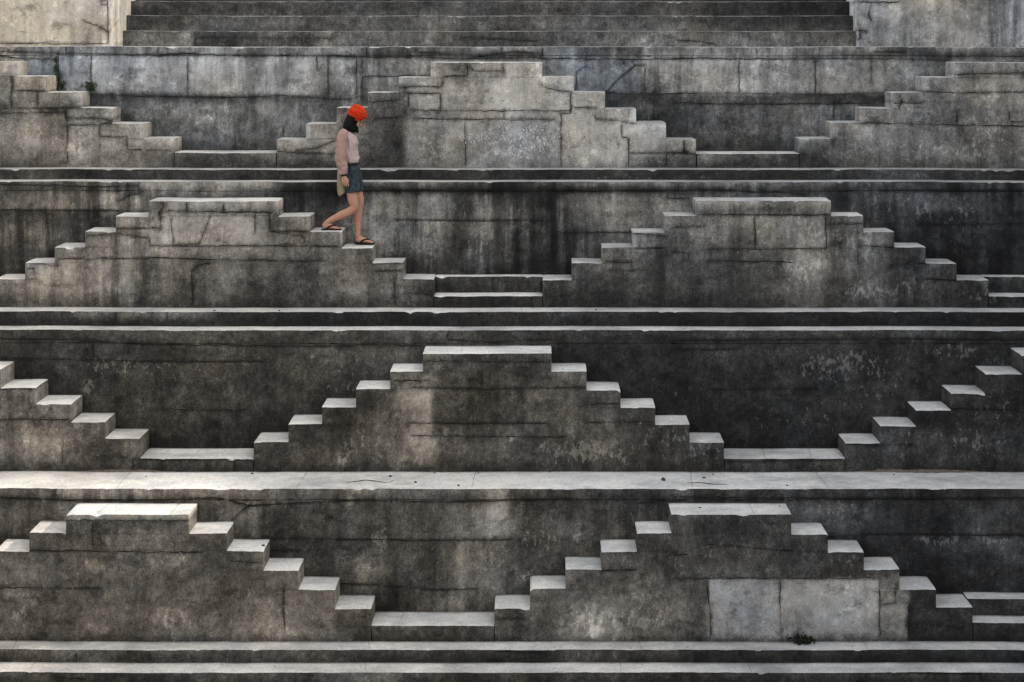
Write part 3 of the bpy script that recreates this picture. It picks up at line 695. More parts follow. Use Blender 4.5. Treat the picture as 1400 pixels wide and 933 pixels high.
staircase('third row, left staircase, only its descending steps in the frame', 'T3', PD['W3'], (-217, -44), [-264, -311, -358, -405, -452], [1.5, 49, 97, 143.5, 190.5], z3L, ZL3, .005, 1.04)
staircase('whole dark staircase in the middle of the third row, one pale vertical streak', 'T3', PD['W3'], (578, 754), [533, 486.5, 440, 394, 346.5], [802, 848.5, 896, 943, 990], z3, ZL3, .005)
staircase('third row, right staircase, nearly black, cut by the right frame edge', 'T3', PD['W3'], (1397, 1570), [1347.5, 1300.5, 1252.5, 1203.5, 1156], [1617, 1664, 1711, 1758, 1805], z3R, ZL3, .005)
staircase('bottom row, left staircase, brown, with its flat top in the sun', 'T4', PD['W4'], (90, 258.5), [40, -8, -57, -106, -155], [310, 360, 408, 458, 507.5], z4, ZL4, .004, 1.08)
staircase('bottom row, right staircase, with big pale stone panels set in it', 'T4', PD['W4'], (918, 1082), [871, 822.5, 773.5, 724.5, 676], [1132, 1181.5, 1230, 1280, 1330], z4, ZL4, .004)

def landing(label, plane, yb, p0, p1, zt, zb, seed, tone=1.0):
    D = PD[plane]; mb = MB()
    x0, x1 = PX(p0, D) + .001, PX(p1, D) - .001
    block(mb, x0, x1, D, yb, zb, zt, plane, 'ft', proud=.002, tone=tone, wear=1.3)
    crack_ribbons(mb, plane, (x0, x1), (zb, zt - .006), D - .002)
    tread_cracks(mb, x0, x1, D, yb, zt, .8, seed)
    o = mb.build('stone_landing', STONE, None, ((x0 + x1) / 2, D, zb))
    tag(o, label, 'landing', 'low landings between the staircases')
landing('thin low landing at the foot of the topmost left staircase', 'T1', PD['W1'], 238, 378, PZ(208.5, PD['T1']), ZL1, 21)
landing('thin low landing between the palest and the topmost right staircase', 'T1', PD['W1'], 952, 1093.5, PZ(209.5, PD['T1']), ZL1, 22)
landing('broad pale landing left of the third row middle staircase', 'T3', PD['W3'], 190.5, 346.5, PZ(626.5, PD['T3']), ZL3, 23)
landing('broad landing right of the third row middle staircase', 'T3', PD['W3'], 990, 1156, PZ(626.5, PD['T3']), ZL3, 24)
landing('wide pale landing between the two staircases of the bottom row', 'T4', PD['W4'], 507.5, 676, PZ(855, PD['T4']), ZL4, 25)

def bench(label, plane, yb, p0, p1, zseat, zlow, zb, ys):
    D = PD[plane]; x0, x1 = PX(p0, D) + .001, PX(p1, D) - .001
    root = empty('stone_bench', ((x0 + x1) / 2, D, zb)); o = ((x0 + x1) / 2, D, zb)
    tag(root, label, 'bench', 'double stepped landings')
    mb = MB(); block(mb, x0, x1, ys, yb, zlow, zseat, plane, 'ft', wear=1.2); mb.build('upper_step', STONE, root, o)
    mb = MB(); block(mb, x0, x1, D, ys, zb, zlow, plane, 'ft', proud=.002, wear=1.2); mb.build('lower_step', STONE, root, o)
bench('shadowed two step recess between the second row staircases', 'T2', PD['W2'], 593, 742, z2[5], PZ(404.5, PD['T2']), ZL2, 20.28)
bench('two step recess at the right edge of the second row', 'T2', PD['W2'], 1352, 1500, z2[5], PZ(404.5, PD['T2']), ZL2, 20.28)
bench('two step recess in the lower right corner of the photo', 'T4', PD['W4'], 1330, 1490, PZ(827.5, PD['T4']), PZ(851, PD['T4']), ZL4, 18.04)

# -------------------------------------------------- upper flight and the two piers
root = empty('wide_staircase', (-.5, 22.3, Z0)); o = (-.5, 22.3, Z0)
tag(root, 'long dark flight of wide steps along the top of the photo', 'staircase')
lv = [Z0, PZ(42.5, 22.3), PZ(21.5, 22.5), PZ(2, 22.75), PZ(-18, 23.0), PZ(-40, 23.25)]
yy = [22.3, 22.5, 22.75, 23.0, 23.25, 24.0]
for k in range(5):
    mb = MB(); block(mb, -6.2, 4.9, yy[k], yy[k + 1], lv[k], lv[k + 1], 'TOP', 'ft', wear=1.6, tone=.36)
    crack_ribbons(mb, 'TOP', (-5.8, 4.3), (lv[k], lv[k + 1] - .004), yy[k])
    mb.build('step', STONE, root, o)
ZT = lv[5]
def pier(label, plane, x0, x1, y0, side):
    mb = MB(); block(mb, x0, x1, y0, 24.0, Z0, ZT + .25, plane, 'ft' + side, tone=.9, wear=1.5)
    crack_ribbons(mb, plane, (x0 + .01, x1), (Z0 + .005, ZT), y0)
    o_ = mb.build('stone_pier', STONE, None, ((x0 + x1) / 2, y0, Z0)); tag(o_, label, 'pier', 'piers beside the upper flight')
pier('sandstone coloured pier in the upper left corner', 'PIERL', XL, -5.8, PD['PIER'], 'r')
pier('greyish pier in the upper right corner, stained by rain', 'PIERR', PX(1172, 22.2), XR, 22.2, 'l')

# -------------------------------------------------- ground, pit floor, the other banks (seen only from other positions)
def slab(name, x0, x1, y0, y1, z0, z1, mat, parent=None):
    bm = bmesh.new(); bmesh.ops.create_cube(bm, size=1)
    for v in bm.verts: v.co = Vector(((x0 + x1) / 2 + v.co.x * (x1 - x0), (y0 + y1) / 2 + v.co.y * (y1 - y0), (z0 + z1) / 2 + v.co.z * (z1 - z0)))
    me = bpy.data.meshes.new(name); bm.to_mesh(me); bm.free(); me.materials.append(mat)
    o_ = bpy.data.objects.new(name, me); COL.objects.link(o_)
    if parent: o_.parent = parent
    return o_
MAT_BANK = plain('bank_stone', (.17, .155, .13), .95, .45, 1.8, .6, .2)
g = slab('ground', -500, 500, -500, 500, ZF - .3, ZF, MAT_GROUND); tag(g, kind='structure')
def terraces(name, boxes):
    mbx = bmesh.new()
    for x0, x1, y0, y1, z0_, z1_ in boxes:
        r_ = bmesh.ops.create_cube(mbx, size=1)
        for v in r_['verts']: v.co = Vector(((x0 + x1) / 2 + v.co.x * (x1 - x0), (y0 + y1) / 2 + v.co.y * (y1 - y0), (z0_ + z1_) / 2 + v.co.z * (z1_ - z0_)))
    bmesh.ops.bevel(mbx, geom=list(mbx.edges), offset=.02, segments=1, affect='EDGES')
    me = bpy.data.meshes.new(name); mbx.to_mesh(me); mbx.free(); me.materials.append(MAT_BANK)
    o_ = bpy.data.objects.new(name, me); COL.objects.link(o_); tag(o_, kind='structure'); return o_
terraces('terrain_upper_bank', [(-60, 60, 24.0, 90, ZF, ZT), (-60, XL, 22.0, 24.0, ZF, ZT - .02), (XR, 60, 22.0, 24.0, ZF, ZT - .02)])
for nm, s in (('terrain_left_bank', -1), ('terrain_right_bank', 1)):
    bx = []
    for k, (zt, off) in enumerate(((ZT - .05, 3.6), (ZL1, 2.7), (ZL2, 1.8), (ZL3, .9), (ZL4, .0))):
        xa, xb = XR + off, (XR + off + .9 if k else 60)
        bx.append((min(s * xa, s * xb), max(s * xa, s * xb), -12.0, 21.98, ZF, zt))
    terraces(nm, bx)
terraces('terrain_near_bank', [(-13.1, 13.1, -.9 - 1.0 * k, .1 - 1.0 * k, ZF, z_) for k, z_ in enumerate((-3.25, -1.6))] + [(-13.1, 13.1, -12, -1.9, ZF, -1.6)])

# added unseen sun blocker on the right bank; its slot lets one patch through
def add_sun_blocker():
    root = empty('sun_blocker', (18.6, 22, ZT)); tag(root, 'added sun blocker on the right bank, outside the frame, slotted to shape the sun patch', 'sun_blocker')
    inv = Matrix.Translation((-18.6, -22, -ZT))
    def part(nm, x0, x1, y0, y1, z0_, z1_):
        o_ = slab(nm, x0, x1, y0, y1, z0_, z1_, MAT_BANK); o_.data.transform(inv); o_.parent = root
    x0, x1 = 16.6, 17.6
    part('blocker_base', x0, 24, 4, 48, ZF + 4, 9.53)
    part('blocker_top', x0, x1 + .4, 4, 48, 12.75, 18.5)
    part('blocker_side', x0, x1, 21.93, 48, 9.53, 12.75)
    for k in range(6):
        part('blocker_sill', x0, x1, 21.06 + k * .145, 21.93, 9.53 + k * .11, 9.53 + (k + 1) * .11)
    for y in (6, 10, 14): part('blocker_post', x0, x1, y, y + .6, 9.53, 12.75)
add_sun_blocker()
# ================================================================== THE WOMAN walking down the second row
PY0 = 20.20                             # her distance; 'px' below are picture positions measured at that distance
PK = PY0 / F
ORG = Vector((PX(478, PY0), PY0, z2[3]))
def pj(px, py, dy=0.0): return Vector(((px - 740) * PK, PY0 + dy, (63 - py) * PK))

def tube(bm, pts, n=18, cap=True):
    """pts: list of (Vector, radius in the walking plane, radius across) -> closed smooth tube through them"""
    P = [p[0] for p in pts]
    # Catmull-Rom refinement
    Q = []
    for i in range(len(P) - 1):
        p0 = P[max(i - 1, 0)]; p1 = P[i]; p2 = P[i + 1]; p3 = P[min(i + 2, len(P) - 1)]
        for k in range(4):
            t = k / 4
            q = .5 * ((2 * p1) + (p2 - p0) * t + (2 * p0 - 5 * p1 + 4 * p2 - p3) * t * t + (3 * p1 - p0 - 3 * p2 + p3) * t ** 3)
            s = t * t * (3 - 2 * t)
            Q.append((q, pts[i][1] * (1 - s) + pts[i + 1][1] * s, pts[i][2] * (1 - s) + pts[i + 1][2] * s))
    Q.append(pts[-1])
    rings = []
    for i, (q, a_, b_) in enumerate(Q):
        d = (Q[min(i + 1, len(Q) - 1)][0] - Q[max(i - 1, 0)][0]).normalized()
        side = Vector((0, 1, 0)); u = side.cross(d)
        if u.length < .2: side = Vector((1, 0, 0)); u = side.cross(d)
        u.normalize(); v = d.cross(u).normalized()
        rings.append([bm.verts.new(q + u * (math.cos(6.2832 * k / n) * a_) + v * (math.sin(6.2832 * k / n) * b_)) for k in range(n)])
    for A, B in zip(rings[:-1], rings[1:]):
        for k in range(n): bm.faces.new((A[k], A[(k + 1) % n], B[(k + 1) % n], B[k]))
    if cap:
        for R_, q in ((rings[0], Q[0][0]), (rings[-1], Q[-1][0])):
            c = bm.verts.new(q)
            for k in range(n):
                f = (R_[k], R_[(k + 1) % n], c) if R_ is rings[-1] else (R_[(k + 1) % n], R_[k], c)
                bm.faces.new(f)
    return rings

def ball(bm, c, r, mat3=None, seg=20):
    q = bmesh.ops.create_uvsphere(bm, u_segments=seg, v_segments=seg // 2 + 2, radius=1)
    for v in q['verts']:
        p = Vector((v.co.x * r[0], v.co.y * r[1], v.co.z * r[2]))
        if mat3: p = mat3 @ p
        v.co = p + c
    return q['verts']

def finish(bm, name, mat, parent, voxel=None, smooth=2, disp=None, mats=None):
    bmesh.ops.recalc_face_normals(bm, faces=bm.faces)
    me = bpy.data.meshes.new(name); bm.to_mesh(me); bm.free()
    o_ = bpy.data.objects.new(name, me); COL.objects.link(o_)
    if voxel:
        md = o_.modifiers.new('r', 'REMESH'); md.mode = 'VOXEL'; md.voxel_size = voxel; md.use_smooth_shade = True
        if smooth:
            ms = o_.modifiers.new('s', 'SMOOTH'); ms.iterations = smooth; ms.factor = .5
        dg = bpy.context.evaluated_depsgraph_get(); dg.update()
        me2 = bpy.data.meshes.new_from_object(o_.evaluated_get(dg))
        o_.modifiers.clear(); o_.data = me2; me2.name = name
    me = o_.data
    if disp:
        for v in me.vertices: v.co = disp(v.co.copy())
    me.transform(Matrix.Translation(-ORG)); me.materials.clear(); me.materials.append(mat)
    for p in me.polygons: p.use_smooth = True
    o_.parent = parent
    return o_

def cloth(name, col, scale=220, var=.12, rough=.9):
    return plain(name, col, rough, var, scale, .15, .15)
SKIN = plain('skin', (.43, .225, .155), .6, .14, 12, .05, .25)
M_SLEEVE = cloth('dusty_rose_cotton', (.33, .215, .180))
M_BLOUSE = cloth('pale_rose_cotton', (.42, .325, .315))
M_DENIM = plain('washed_denim', (.030, .042, .050), .9, 2.2, 22, .2, .2, (4, 4, .45))
M_KHAKI = cloth('khaki_cotton', (.27, .225, .135))
M_HAIR = plain('black_hair', (.002, .0018, .0018), .65, .4, 90, .3, .15, (1, 1, .12))
M_TURBAN = cloth('orange_cotton', (.47, .032, .005), 160, .14)
M_BLACK = cloth('black_leather', (.015, .014, .014), 60, .2, .6)

def woman():
    root = empty('person', ORG); tag(root, 'woman in orange turban, rose blouse and denim shorts stepping down the stairs', 'person')
    HC = pj(485.3, 163.0)
    HR = Matrix.Rotation(math.radians(32), 3, 'Y')     # head bowed, looking at her feet
    h = lambda x, y, z: HC + HR @ Vector((x, y, z))
    bm = bmesh.new()
    # head
    ball(bm, h(-.008, 0, .025), (.094, .074, .100), HR); ball(bm, h(.030, 0, -.045), (.062, .056, .066), HR)
    ball(bm, h(.062, 0, -.092), (.022, .024, .018), HR)
    tube(bm, [(h(.083, 0, .022), .008, .007), (h(.096, 0, -.005), .010, .010), (h(.108, 0, -.024), .011, .013), (h(.092, 0, -.036), .006, .012)], 10)
    ball(bm, h(.086, 0, -.056), (.010, .022, .006), HR); ball(bm, h(.083, 0, -.067), (.010, .019, .007), HR)
    for s_ in (-1, 1):
        ball(bm, h(.066, s_ * .034, -.022), (.018, .018, .020), HR)
        ball(bm, h(.078, s_ * .030, .028), (.012, .022, .007), HR)
        ball(bm, h(-.012, s_ * .076, -.010), (.020, .008, .032), HR)
    # neck, trunk
    tube(bm, [(h(-.020, 0, -.040), .055, .052), (pj(479.5, 176), .052, .055), (pj(476.5, 183), .062, .075)], 16)
    tube(bm, [(pj(476.5, 179), .05, .06), (pj(475.5, 184), .075, .145), (pj(476.5, 195), .098, .150), (pj(477.5, 208), .088, .125), (pj(478, 218), .086, .125), (pj(479, 230), .088, .132), (pj(480, 242), .086, .130), (pj(480.5, 250), .06, .10)], 24)
    # near leg: trailing, knee bent, foot on the upper step
    zs_u = z2[2] + .014; zs_l = z2[3] + .014
    up = lambda px, dz, dy: Vector(((px - 740) * PK, PY0 + dy, zs_u + dz))
    lo = lambda px, dz, dy: Vector(((px - 740) * PK, PY0 + dy, zs_l + dz))
    tube(bm, [(pj(479.5, 238, -.070), .072, .062), (pj(481.5, 254, -.080), .076, .070), (pj(483.5, 271, -.088), .068, .066), (pj(485.5, 281.5, -.088), .054, .055), (pj(480, 287.5, -.086), .052, .050), (pj(470, 292.5, -.085), .054, .052), (pj(458, 298, -.083), .042, .040), (pj(449, 303.0, -.082), .033, .031), (pj(445.5, 307.5, -.082), .034, .030)], 18)
    def foot(f, x0, dy, drop=0.0):
        tube(bm, [(f(x0 + 1.5, .036, dy), .030, .027), (f(x0 + 5, .050, dy), .042, .031), (f(x0 + 11, .042, dy), .034, .036), (f(x0 + 17, .028, dy), .023, .041), (f(x0 + 21, .019, dy), .016, .042), (f(x0 + 22.5, .016, dy), .010, .038)], 14)
        for k in range(5):
            oy = dy + (-.032 + .016 * k) * (1 if dy > 0 else -1)
            L_ = (5.2, 4.9, 4.4, 3.8, 3.2)[k]; r_ = (.0115, .009, .0085, .008, .0078)[k]
            oy = dy + ((.031 - .0155 * k) if dy < 0 else (-.031 + .0155 * k))
            tube(bm, [(f(x0 + 20, .016, oy), r_, r_), (f(x0 + 20 + L_ * .6, .014, oy), r_, r_), (f(x0 + 20 + L_, .010, oy), r_ * .8, r_ * .8)], 8)
    foot(up, 441.5, -.082)
    # far leg: straight, foot on the lower step
    tube(bm, [(pj(480, 238, .070), .080, .065), (pj(484.5, 256, .078), .088, .082), (pj(489.5, 271, .075), .062, .062), (pj(491, 278, .072), .053, .054), (pj(489.8, 286, .070), .047, .048), (pj(488.6, 295, .070), .050, .048), (pj(488.8, 307, .070), .039, .037), (pj(488.8, 317, .070), .031, .030), (pj(488.5, 325, .070), .033, .031)], 18)
    foot(lo, 485, .070)
    # near arm and hand
    tube(bm, [(pj(471.5, 181, -.150), .052, .050), (pj(469.5, 195, -.180), .046, .044), (pj(468.5, 210, -.200), .038, .037), (pj(470, 224, -.214), .036, .034), (pj(472.4, 238, -.218), .026, .024)], 14)
    tube(bm, [(pj(467, 181, .150), .050, .048), (pj(468, 196, .172), .044, .042), (pj(470, 210, .175), .038, .036), (pj(476, 224, .170), .034, .032), (pj(481, 236, .165), .024, .022)], 14)
    def hand(ox, oy, dy, s_):
        p = lambda x, z, y=0.0: pj(ox, oy, dy) + Vector((x, y * s_, z))
        tube(bm, [(p(0, .010), .026, .022), (p(.006, -.020), .033, .019), (p(.014, -.055), .040, .017), (p(.020, -.084), .039, .014), (p(.021, -.092), .030, .010)], 14)
        for k, (bx, L_, ang) in enumerate(((.048, .068, .30), (.030, .076, .18), (.011, .072, .08), (-.008, .056, -.02))):
            q0 = Vector((bx, 0, -.082 + .006 * abs(k - 1)))
            d1 = Vector((math.sin(ang), .15, -math.cos(ang))); d2 = Vector((math.sin(ang) * .8, .55, -math.cos(ang) * .85)).normalized(); d3 = Vector((math.sin(ang) * .6, .85, -.6)).normalized()
            a1 = q0 + d1 * L_ * .45; a2 = a1 + d2 * L_ * .33; a3 = a2 + d3 * L_ * .24
            tube(bm, [(p(q0.x, q0.z + .014, .0), .0095, .0095), (p(q0.x, q0.z, q0.y), .0092, .009), (p(a1.x, a1.z, a1.y), .0085, .0085), (p(a2.x, a2.z, a2.y), .0078, .0078), (p(a3.x, a3.z, a3.y), .006, .006)], 8)
        tube(bm, [(p(.012, -.014, .006), .015, .014), (p(.042, -.036, .014), .0125, .012), (p(.056, -.062, .018), .0105, .010), (p(.062, -.086, .022), .0075, .0075)], 8)
    hand(472.4, 238.5, -.222, 1)
    hand(481.5, 237, .165, -1)
    finish(bm, 'body', SKIN, root, .0052, 2)
    # eyes, brows
    for s_ in (-1, 1):
        bm = bmesh.new(); ball(bm, h(.0815, s_ * .031, .010), (.008, .012, .006), HR, 10); finish(bm, 'eye', M_BLACK, root)
    # hair: a bob that falls forward over the cheek
    bm = bmesh.new()
    tube(bm, [(h(-.010, 0, .070), .088, .078), (h(-.022, 0, .020), .092, .087), (pj(480.0, 168.5), .088, .094), (pj(478.8, 174), .092, .098), (pj(479.6, 179), .078, .092)], 26)
    for k in range(34):                                # strands along the lower edge
        a_ = 6.2832 * k / 34
        cx, cy = 479.8 + 8.6 * math.cos(a_), .086 * math.sin(a_)
        fw = max(0, math.cos(a_))
        tube(bm, [(pj(cx, 172, cy), .014, .012), (pj(cx + .5 * fw, 178, cy), .013, .011), (pj(cx + 1.6 * fw + random.uniform(-.4, .4), 180.2 + 2.6 * fw + random.uniform(-.8, 1), cy * .97), .004, .004)], 8)
    finish(bm, 'hair', M_HAIR, root, .007, 1)
    # turban: wound cloth, its folds crossing over the brow
    bm = bmesh.new()
    TC = h(-.004, 0, .078)
    ball(bm, TC + HR @ Vector((-.008, 0, .010)), (.112, .106, .098), HR, 40)
    for k in range(6):                                 # the wound rolls
        tl = math.radians(-34 + 9 * k); n = 40; rg = []
        Rk = HR @ Matrix.Rotation(tl, 3, 'Y') @ Matrix.Rotation(math.radians(14 * (-1) ** k), 3, 'X')
        zc = -.046 + .017 * k
        rad = math.sqrt(max(.1, 1 - (zc / .098) ** 2))
        pr = []
        for j in range(n + 1):
            a_ = 6.2832 * j / n
            c = TC + Rk @ Vector((.107 * rad * math.cos(a_) - .004, .098 * rad * math.sin(a_), zc + .006 * math.sin(2 * a_ + k)))
            pr.append((c, .019 + .006 * math.sin(3 * a_ + 2 * k), .017 + .004 * math.cos(2 * a_ + k)))
        tube(bm, pr, 10)
    ball(bm, h(.070, -.02, .095), (.040, .055, .040), HR)
    finish(bm, 'turban', M_TURBAN, root, .0045, 1, lambda p: p + Vector((0, 0, 1)) * .002 * math.sin(p.x * 160 + p.z * 240))
    # blouse: loose, gathered above the waist, with full sleeves
    def folds(amp, fx, fz):
        def f(p):
            n = (float(vnoise(p.x * fx, p.z * fz, 5)) - .5) + .5 * (float(vnoise(p.x * fx * 2.3 + 7, p.z * fz * 2.0, 6)) - .5)
            return p + Vector((n * amp * .6, n * amp, 0))
        return f
    bm = bmesh.new()
    tube(bm, [(pj(478.5, 179.0), .062, .072), (pj(477, 182.5), .082, .135), (pj(476.8, 188), .100, .165), (pj(477.6, 196), .112, .168), (pj(477.2, 205), .104, .158), (pj(477.6, 213), .112, .160), (pj(478.6, 219.5), .122, .166), (pj(478.6, 222.5), .108, .155)], 30)
    ball(bm, pj(484.8, 195, -.055), (.052, .055, .055)); ball(bm, pj(484.8, 195, .055), (.052, .055, .055))
    finish(bm, 'blouse', M_BLOUSE, root, .008, 2, folds(.034, 34, 9))
    for sgn, pts in ((-1, [(473.5, 179.5, .13, .054), (471.2, 183.5, .165, .066), (469.4, 193, .188, .067), (468.4, 205, .204, .066), (468.9, 217, .212, .069), (470.4, 228, .216, .070), (471.8, 234.5, .218, .060), (472.2, 237, .218, .046)]),
                     (1, [(471, 180, .13, .055), (469, 184, .155, .066), (469, 196, .165, .066), (471, 210, .168, .066), (476, 223, .166, .066), (480, 232, .165, .058), (481, 235, .165, .045)])):
        bm = bmesh.new()
        tube(bm, [(pj(x, y, sgn * dy), r_, r_ * .9) for x, y, dy, r_ in pts], 22)
        finish(bm, 'sleeve', M_SLEEVE, root, .008, 2, folds(.030, 26, 15))
    # belt and shorts
    bm = bmesh.new(); tube(bm, [(pj(478.8, 222), .110, .160), (pj(478.8, 225.5), .112, .162)], 30); finish(bm, 'belt', M_BLACK, root)
    bm = bmesh.new()
    tube(bm, [(pj(479.4, 224), .104, .152), (pj(480.4, 236), .112, .162), (pj(481.0, 247), .108, .160)], 30)
    tube(bm, [(pj(479.8, 238, -.068), .106, .092), (pj(482.2, 252, -.078), .102, .092), (pj(483.4, 262.5, -.084), .098, .094)], 24)
    tube(bm, [(pj(480.6, 238, .078), .115, .105), (pj(484.2, 252, .085), .108, .102), (pj(486.4, 263.5, .085), .100, .100)], 24)
    finish(bm, 'shorts', M_DENIM, root, .008, 2, folds(.026, 30, 6))
    # khaki cloth hanging behind her hips
    bm = bmesh.new()
    tube(bm, [(pj(471.5, 225), .050, .140), (pj(469.3, 238), .068, .160), (pj(468.2, 252), .070, .165), (pj(468.0, 263), .066, .162), (pj(468.8, 265.5), .060, .155)], 24)
    finish(bm, 'jacket_tail', M_KHAKI, root, .009, 1, folds(.026, 30, 5))
    # dark wrist wrap
    bm = bmesh.new(); tube(bm, [(pj(472.2, 236.6, -.218), .033, .031), (pj(472.8, 239.2, -.219), .032, .030)], 16); finish(bm, 'bracelet', M_BLACK, root)
    # sandals: flat sole and thong strap
    for f, x0, dy in ((up, 440.6, -.082), (lo, 484.2, .070)):
        bm = bmesh.new(); ring = []
        prof = [(0, .016), (1.5, .026), (6, .030), (11, .030), (17, .039), (21, .044), (25, .040), (27.2, .024), (27.8, .008)]
        for zt in (-.013, .008):
            R_ = [bm.verts.new(f(x0 + a_, zt, dy + b_)) for a_, b_ in prof] + [bm.verts.new(f(x0 + a_, zt, dy - b_)) for a_, b_ in reversed(prof)]
            ring.append(R_)
        n = len(ring[0])
        for k in range(n): bm.faces.new((ring[0][k], ring[0][(k + 1) % n], ring[1][(k + 1) % n], ring[1][k]))
        bm.faces.new(ring[0]); bm.faces.new(ring[1])
        so = finish(bm, 'sandal', M_BLACK, root)
        for p in so.data.polygons: p.use_smooth = False
        bm = bmesh.new()
        for s_ in (-1, 1):
            tube(bm, [(f(x0 + 21.5, .030, dy + .012), .009, .009), (f(x0 + 17, .050, dy + s_ * .024), .011, .010), (f(x0 + 11, .040, dy + s_ * .039), .011, .010), (f(x0 + 8, .004, dy + s_ * .036), .009, .009)], 8)
        st = finish(bm, 'strap', M_BLACK, so)
woman()
# ================================================================== SMALL THINGS
M_LEAF = plain('dark_leaf', (.030, .050, .022), .6, .5, 40, .2, .3)
M_STEM = plain('weed_stem', (.05, .04, .028), .8, .3, 60)
M_MOSS = plain('black_moss', (.022, .026, .016), .95, .6, 80, .6, .1)
def weed(label, spots, seed, size=.035, n=60):
    """a weed rooted in a joint: spots (X, y, Z, spread x, spread z)"""
    rng = random.Random(seed)
    x, y, z = spots[0][:3]
    root = empty('weed', (x, y, z)); tag(root, label, 'plant', 'weeds in the masonry joints')
    bs = bmesh.new(); bl = bmesh.new()
    for sx, sy, sz, rx, rz, cnt in spots:
        for _ in range(cnt):
            tip = Vector((sx + rng.gauss(0, rx) - x, sy - abs(rng.gauss(.02, .035)) - y, sz + rng.uniform(-.3, 1) * rz - z))
            base = Vector((sx - x + rng.uniform(-.01, .01), sy - y, sz - z + rng.uniform(0, rz * .5)))
            d = (tip - base)
            if d.length < .01: continue
            u = d.normalized(); w_ = u.orthogonal().normalized() * .0025
            vs = [bs.verts.new(p) for p in (base - w_, base + w_, tip)]; bs.faces.new(vs)
            L_ = size * rng.uniform(.6, 1.4)
            for q in range(3):
                a_ = Vector((rng.gauss(0, 1), rng.gauss(-.3, .6), rng.gauss(.2, .8))).normalized()
                b_ = a_.orthogonal().normalized(); b_.rotate(Matrix.Rotation(rng.uniform(0, 6.3), 3, a_))
                c_ = base.lerp(tip, rng.uniform(.5, 1.0)); k_ = a_.cross(b_) * L_ * .1
                v = [bl.verts.new(c_), bl.verts.new(c_ + a_ * L_ * .5 + b_ * L_ * .3 + k_), bl.verts.new(c_ + a_ * L_), bl.verts.new(c_ + a_ * L_ * .5 - b_ * L_ * .3 + k_)]
                bl.faces.new(v)
    for (ax, ay, az, *_), (bx, by, bz, *_) in zip(spots[:-1], spots[1:]):
        p, q = Vector((ax - x, ay - y, az - z)), Vector((bx - x, by - y, bz - z))
        k_ = Vector((.004, 0, 0)); bs.faces.new([bs.verts.new(v) for v in (p - k_, p + k_, q + k_, q - k_)])
    for nm, bm, mt in (('stem', bs, M_STEM), ('leaves', bl, M_LEAF)):
        me = bpy.data.meshes.new(nm); bm.to_mesh(me); bm.free(); me.materials.append(mt)
        o_ = bpy.data.objects.new(nm, me); COL.objects.link(o_); o_.parent = root
dw = PD['W1'] - .005
wp = lambda px, py: (PX(px, PD['W1']), dw, PZ(py, PD['W1']))
weed('taller dark weed trailing down a wall joint above the topmost left staircase', [wp(77, 84) + (.012, .06, 12), wp(78, 96) + (.02, .08, 14), wp(81, 108) + (.035, .09, 26), wp(83, 122) + (.06, .10, 44)], 3)
weed('small round dark weed growing at a wall joint, right of the taller one', [wp(124, 123) + (.05, .09, 46), wp(125, 116) + (.04, .04, 14)], 4)
# black moss clump at the foot of the pale panels
def clump(label, px, py, plane, w_, h_, seed):
    D = PD[plane]; rng = random.Random(seed); bm = bmesh.new()
    c = Vector((PX(px, D), D - .03, PZ(py, D)))
    for _ in range(130):
        p = Vector((rng.gauss(0, w_ * .4), rng.gauss(-.02, .03), abs(rng.gauss(0, h_ * .5))))
        r_ = rng.uniform(.006, .018)
        q = bmesh.ops.create_icosphere(bm, subdivisions=1, radius=r_, matrix=Matrix.Translation(p))
        for v in q['verts']: v.co += Vector((rng.gauss(0, .004), rng.gauss(0, .004), rng.gauss(0, .005)))
    me = bpy.data.meshes.new('moss_clump'); bm.to_mesh(me); bm.free(); me.materials.append(M_MOSS)
    o_ = bpy.data.objects.new('moss_clump', me); COL.objects.link(o_); o_.location = c; tag(o_, label, 'moss')
clump('black moss clump at the foot of the pale panels, bottom right staircase', 1094, 876, 'T4', .15, .07, 5)
# pebbles and crumbs lying on the treads
def pebble(label, px, py, plane_z, seed, s_=.016, grp='pebbles on the broad ledge'):
    D = -plane_z * F / (py - 63); rng = random.Random(seed); bm = bmesh.new()
    bmesh.ops.create_icosphere(bm, subdivisions=2, radius=s_)
    k = Vector((rng.uniform(.8, 1.6), rng.uniform(.7, 1.2), rng.uniform(.45, .8)))
    for v in bm.verts:
        n = .7 + .6 * float(vnoise(v.co.x * 90 + seed, v.co.y * 90 + v.co.z * 60, seed))
        v.co = Vector((v.co.x * k.x * n, v.co.y * k.y * n, v.co.z * k.z * n))
    me = bpy.data.meshes.new('pebble'); bm.to_mesh(me); bm.free(); me.materials.append(MAT_PEBBLE)
    o_ = bpy.data.objects.new('pebble', me); COL.objects.link(o_)
    x = PX(px, D); o_.location = (x, D, plane_z + float(wob(x)) + s_ * .35); tag(o_, label, 'pebble', grp)
pebble('largest dark pebble on the broad ledge, between the second step pair right of centre', 907, 657, ZL3, 1, .030)
for i, (px, py, s_) in enumerate(((534, 652, .016), (568, 660, .016), (627, 664, .014), (594, 647, .012), (752, 646, .013), (963, 654, .014), (975, 649, .012), (1076, 664, .012), (654, 647, .012), (1222, 650, .010), (345, 648, .012), (200, 652, .010))):
    pebble('small dark pebble on the broad ledge above the bottom row of stairs', px, py, ZL3, 10 + i, s_)
for i, (px, py) in enumerate(((293, 425), (382, 425), (815, 424), (1126, 421))):
    pebble('tiny dark crumb on the ledge below the second row of stairs', px, py, ZL2, 30 + i, .014, 'crumbs on the second ledge')
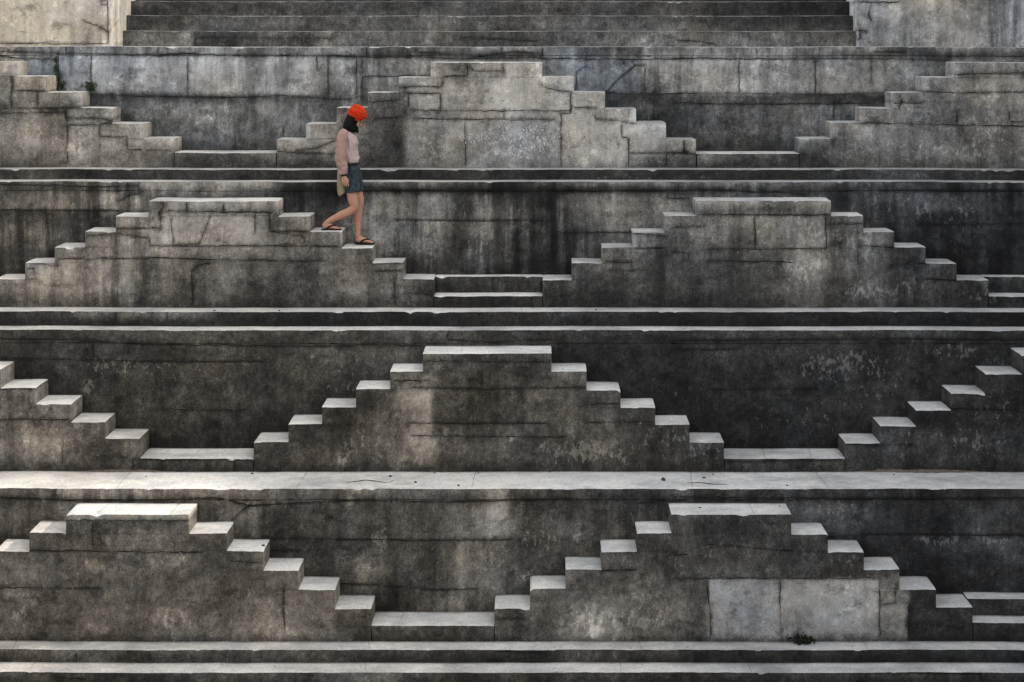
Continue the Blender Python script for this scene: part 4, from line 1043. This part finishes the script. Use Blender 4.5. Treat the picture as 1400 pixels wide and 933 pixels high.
for i, (px, py, z_) in enumerate(((957, 695, z4[0]), (1066, 693, z4[0]), (360, 746, z4[2]), (425, 614, PZ(626.5, PD['T3']))[:3], )):
    pebble(('dark crumb on the left of the flat top, bottom right staircase', 'dark crumb on the right of the flat top, bottom right staircase', 'dark crumb on the second step of the sunlit staircase', 'crumb')[i], px, py, z_, 50 + i, .014, 'crumbs on the steps') if i < 3 else None
pebble('white chip on a step of the third row middle staircase', 425.5, 565, z3[4], 60, .016, 'crumbs on the steps')
# drift of dry dirt against the third row right staircase
def drift(label, px0, px1, D, z, depth, h_, seed):
    x0, x1 = PX(px0, D), PX(px1, D); nx, ny = 90, 14
    nx = 220; X, T = np.meshgrid(np.linspace(x0, x1, nx), np.linspace(0, 1, ny), indexing='ij')
    env = np.sin(np.pi * np.clip((X - x0) / (x1 - x0), 0, 1)) ** .6
    H = env * (1 - T) ** 1.3 * h_ * (.4 + 1.1 * fbm(X * 6, T * 3, seed, 4)) + (fbm(X * 40, T * 20, seed + 3, 2) - .5) * .012 - .004
    H = np.where((T > .99) | (env < .02), -.01, H)
    Y = D + .01 - T * depth * (.2 + .9 * fbm(X * 3, .5, seed + 1, 3) + .5 * (fbm(X * 22, .5, seed + 2, 3) - .5)) * (.3 + .7 * env)
    P = np.stack([X, Y, z + wob(X) + H], -1)
    mb = MB(); mb.grid(P, 0, np.ones(P.shape[:2] + (4,))); o_ = mb.build('dirt_drift', [MAT_DIRT], None, (0, D, z))
    tag(o_, label, kind='stuff')
drift('dry brown dirt heaped along the foot of the third row right staircase', 1160, 1345, PD['T3'], ZL3, .12, .035, 7)
drift('thin dirt along the foot of the third row left staircase', 90, 260, PD['T3'], ZL3, .09, .03, 9)

# open crack with a sunken flag at the front of the broad ledge
def ledge_crack(label, poly, py0):
    mb = MB(); pts = []
    q = np.array([X3(a_, b_) for a_, b_ in poly]); seg = np.hypot(*np.diff(q, axis=0).T); t = np.concatenate([[0], np.cumsum(seg)])
    tt = np.linspace(0, t[-1], int(t[-1] / .025)); X = np.interp(tt, t, q[:, 0]); Y = np.interp(tt, t, q[:, 1])
    Y = Y + (fbm(tt * 8, 2.0, 12, 3) - .5) * .03
    wd = .008 + .03 * np.clip(fbm(tt * 5, 4.0, 13, 3) - .3, 0, 1); wd[0] = wd[-1] = .002
    mb.ribbon(np.stack([X, Y, ZL3 + wob(X) + .004], -1), wd, 0, (.02, .5, 0, 1), (0, 0, 1))
    o_ = mb.build('ledge_crack', [MAT_CRACK], None, (q[0][0], q[0][1], ZL3)); o_['kind'] = 'structure'
ledge_crack('', [(938, 660.5), (955, 660), (973, 662.5), (995, 662.5)], 0)
ledge_crack('', [(472, 660), (500, 657), (532, 661), (538, 657)], 0)
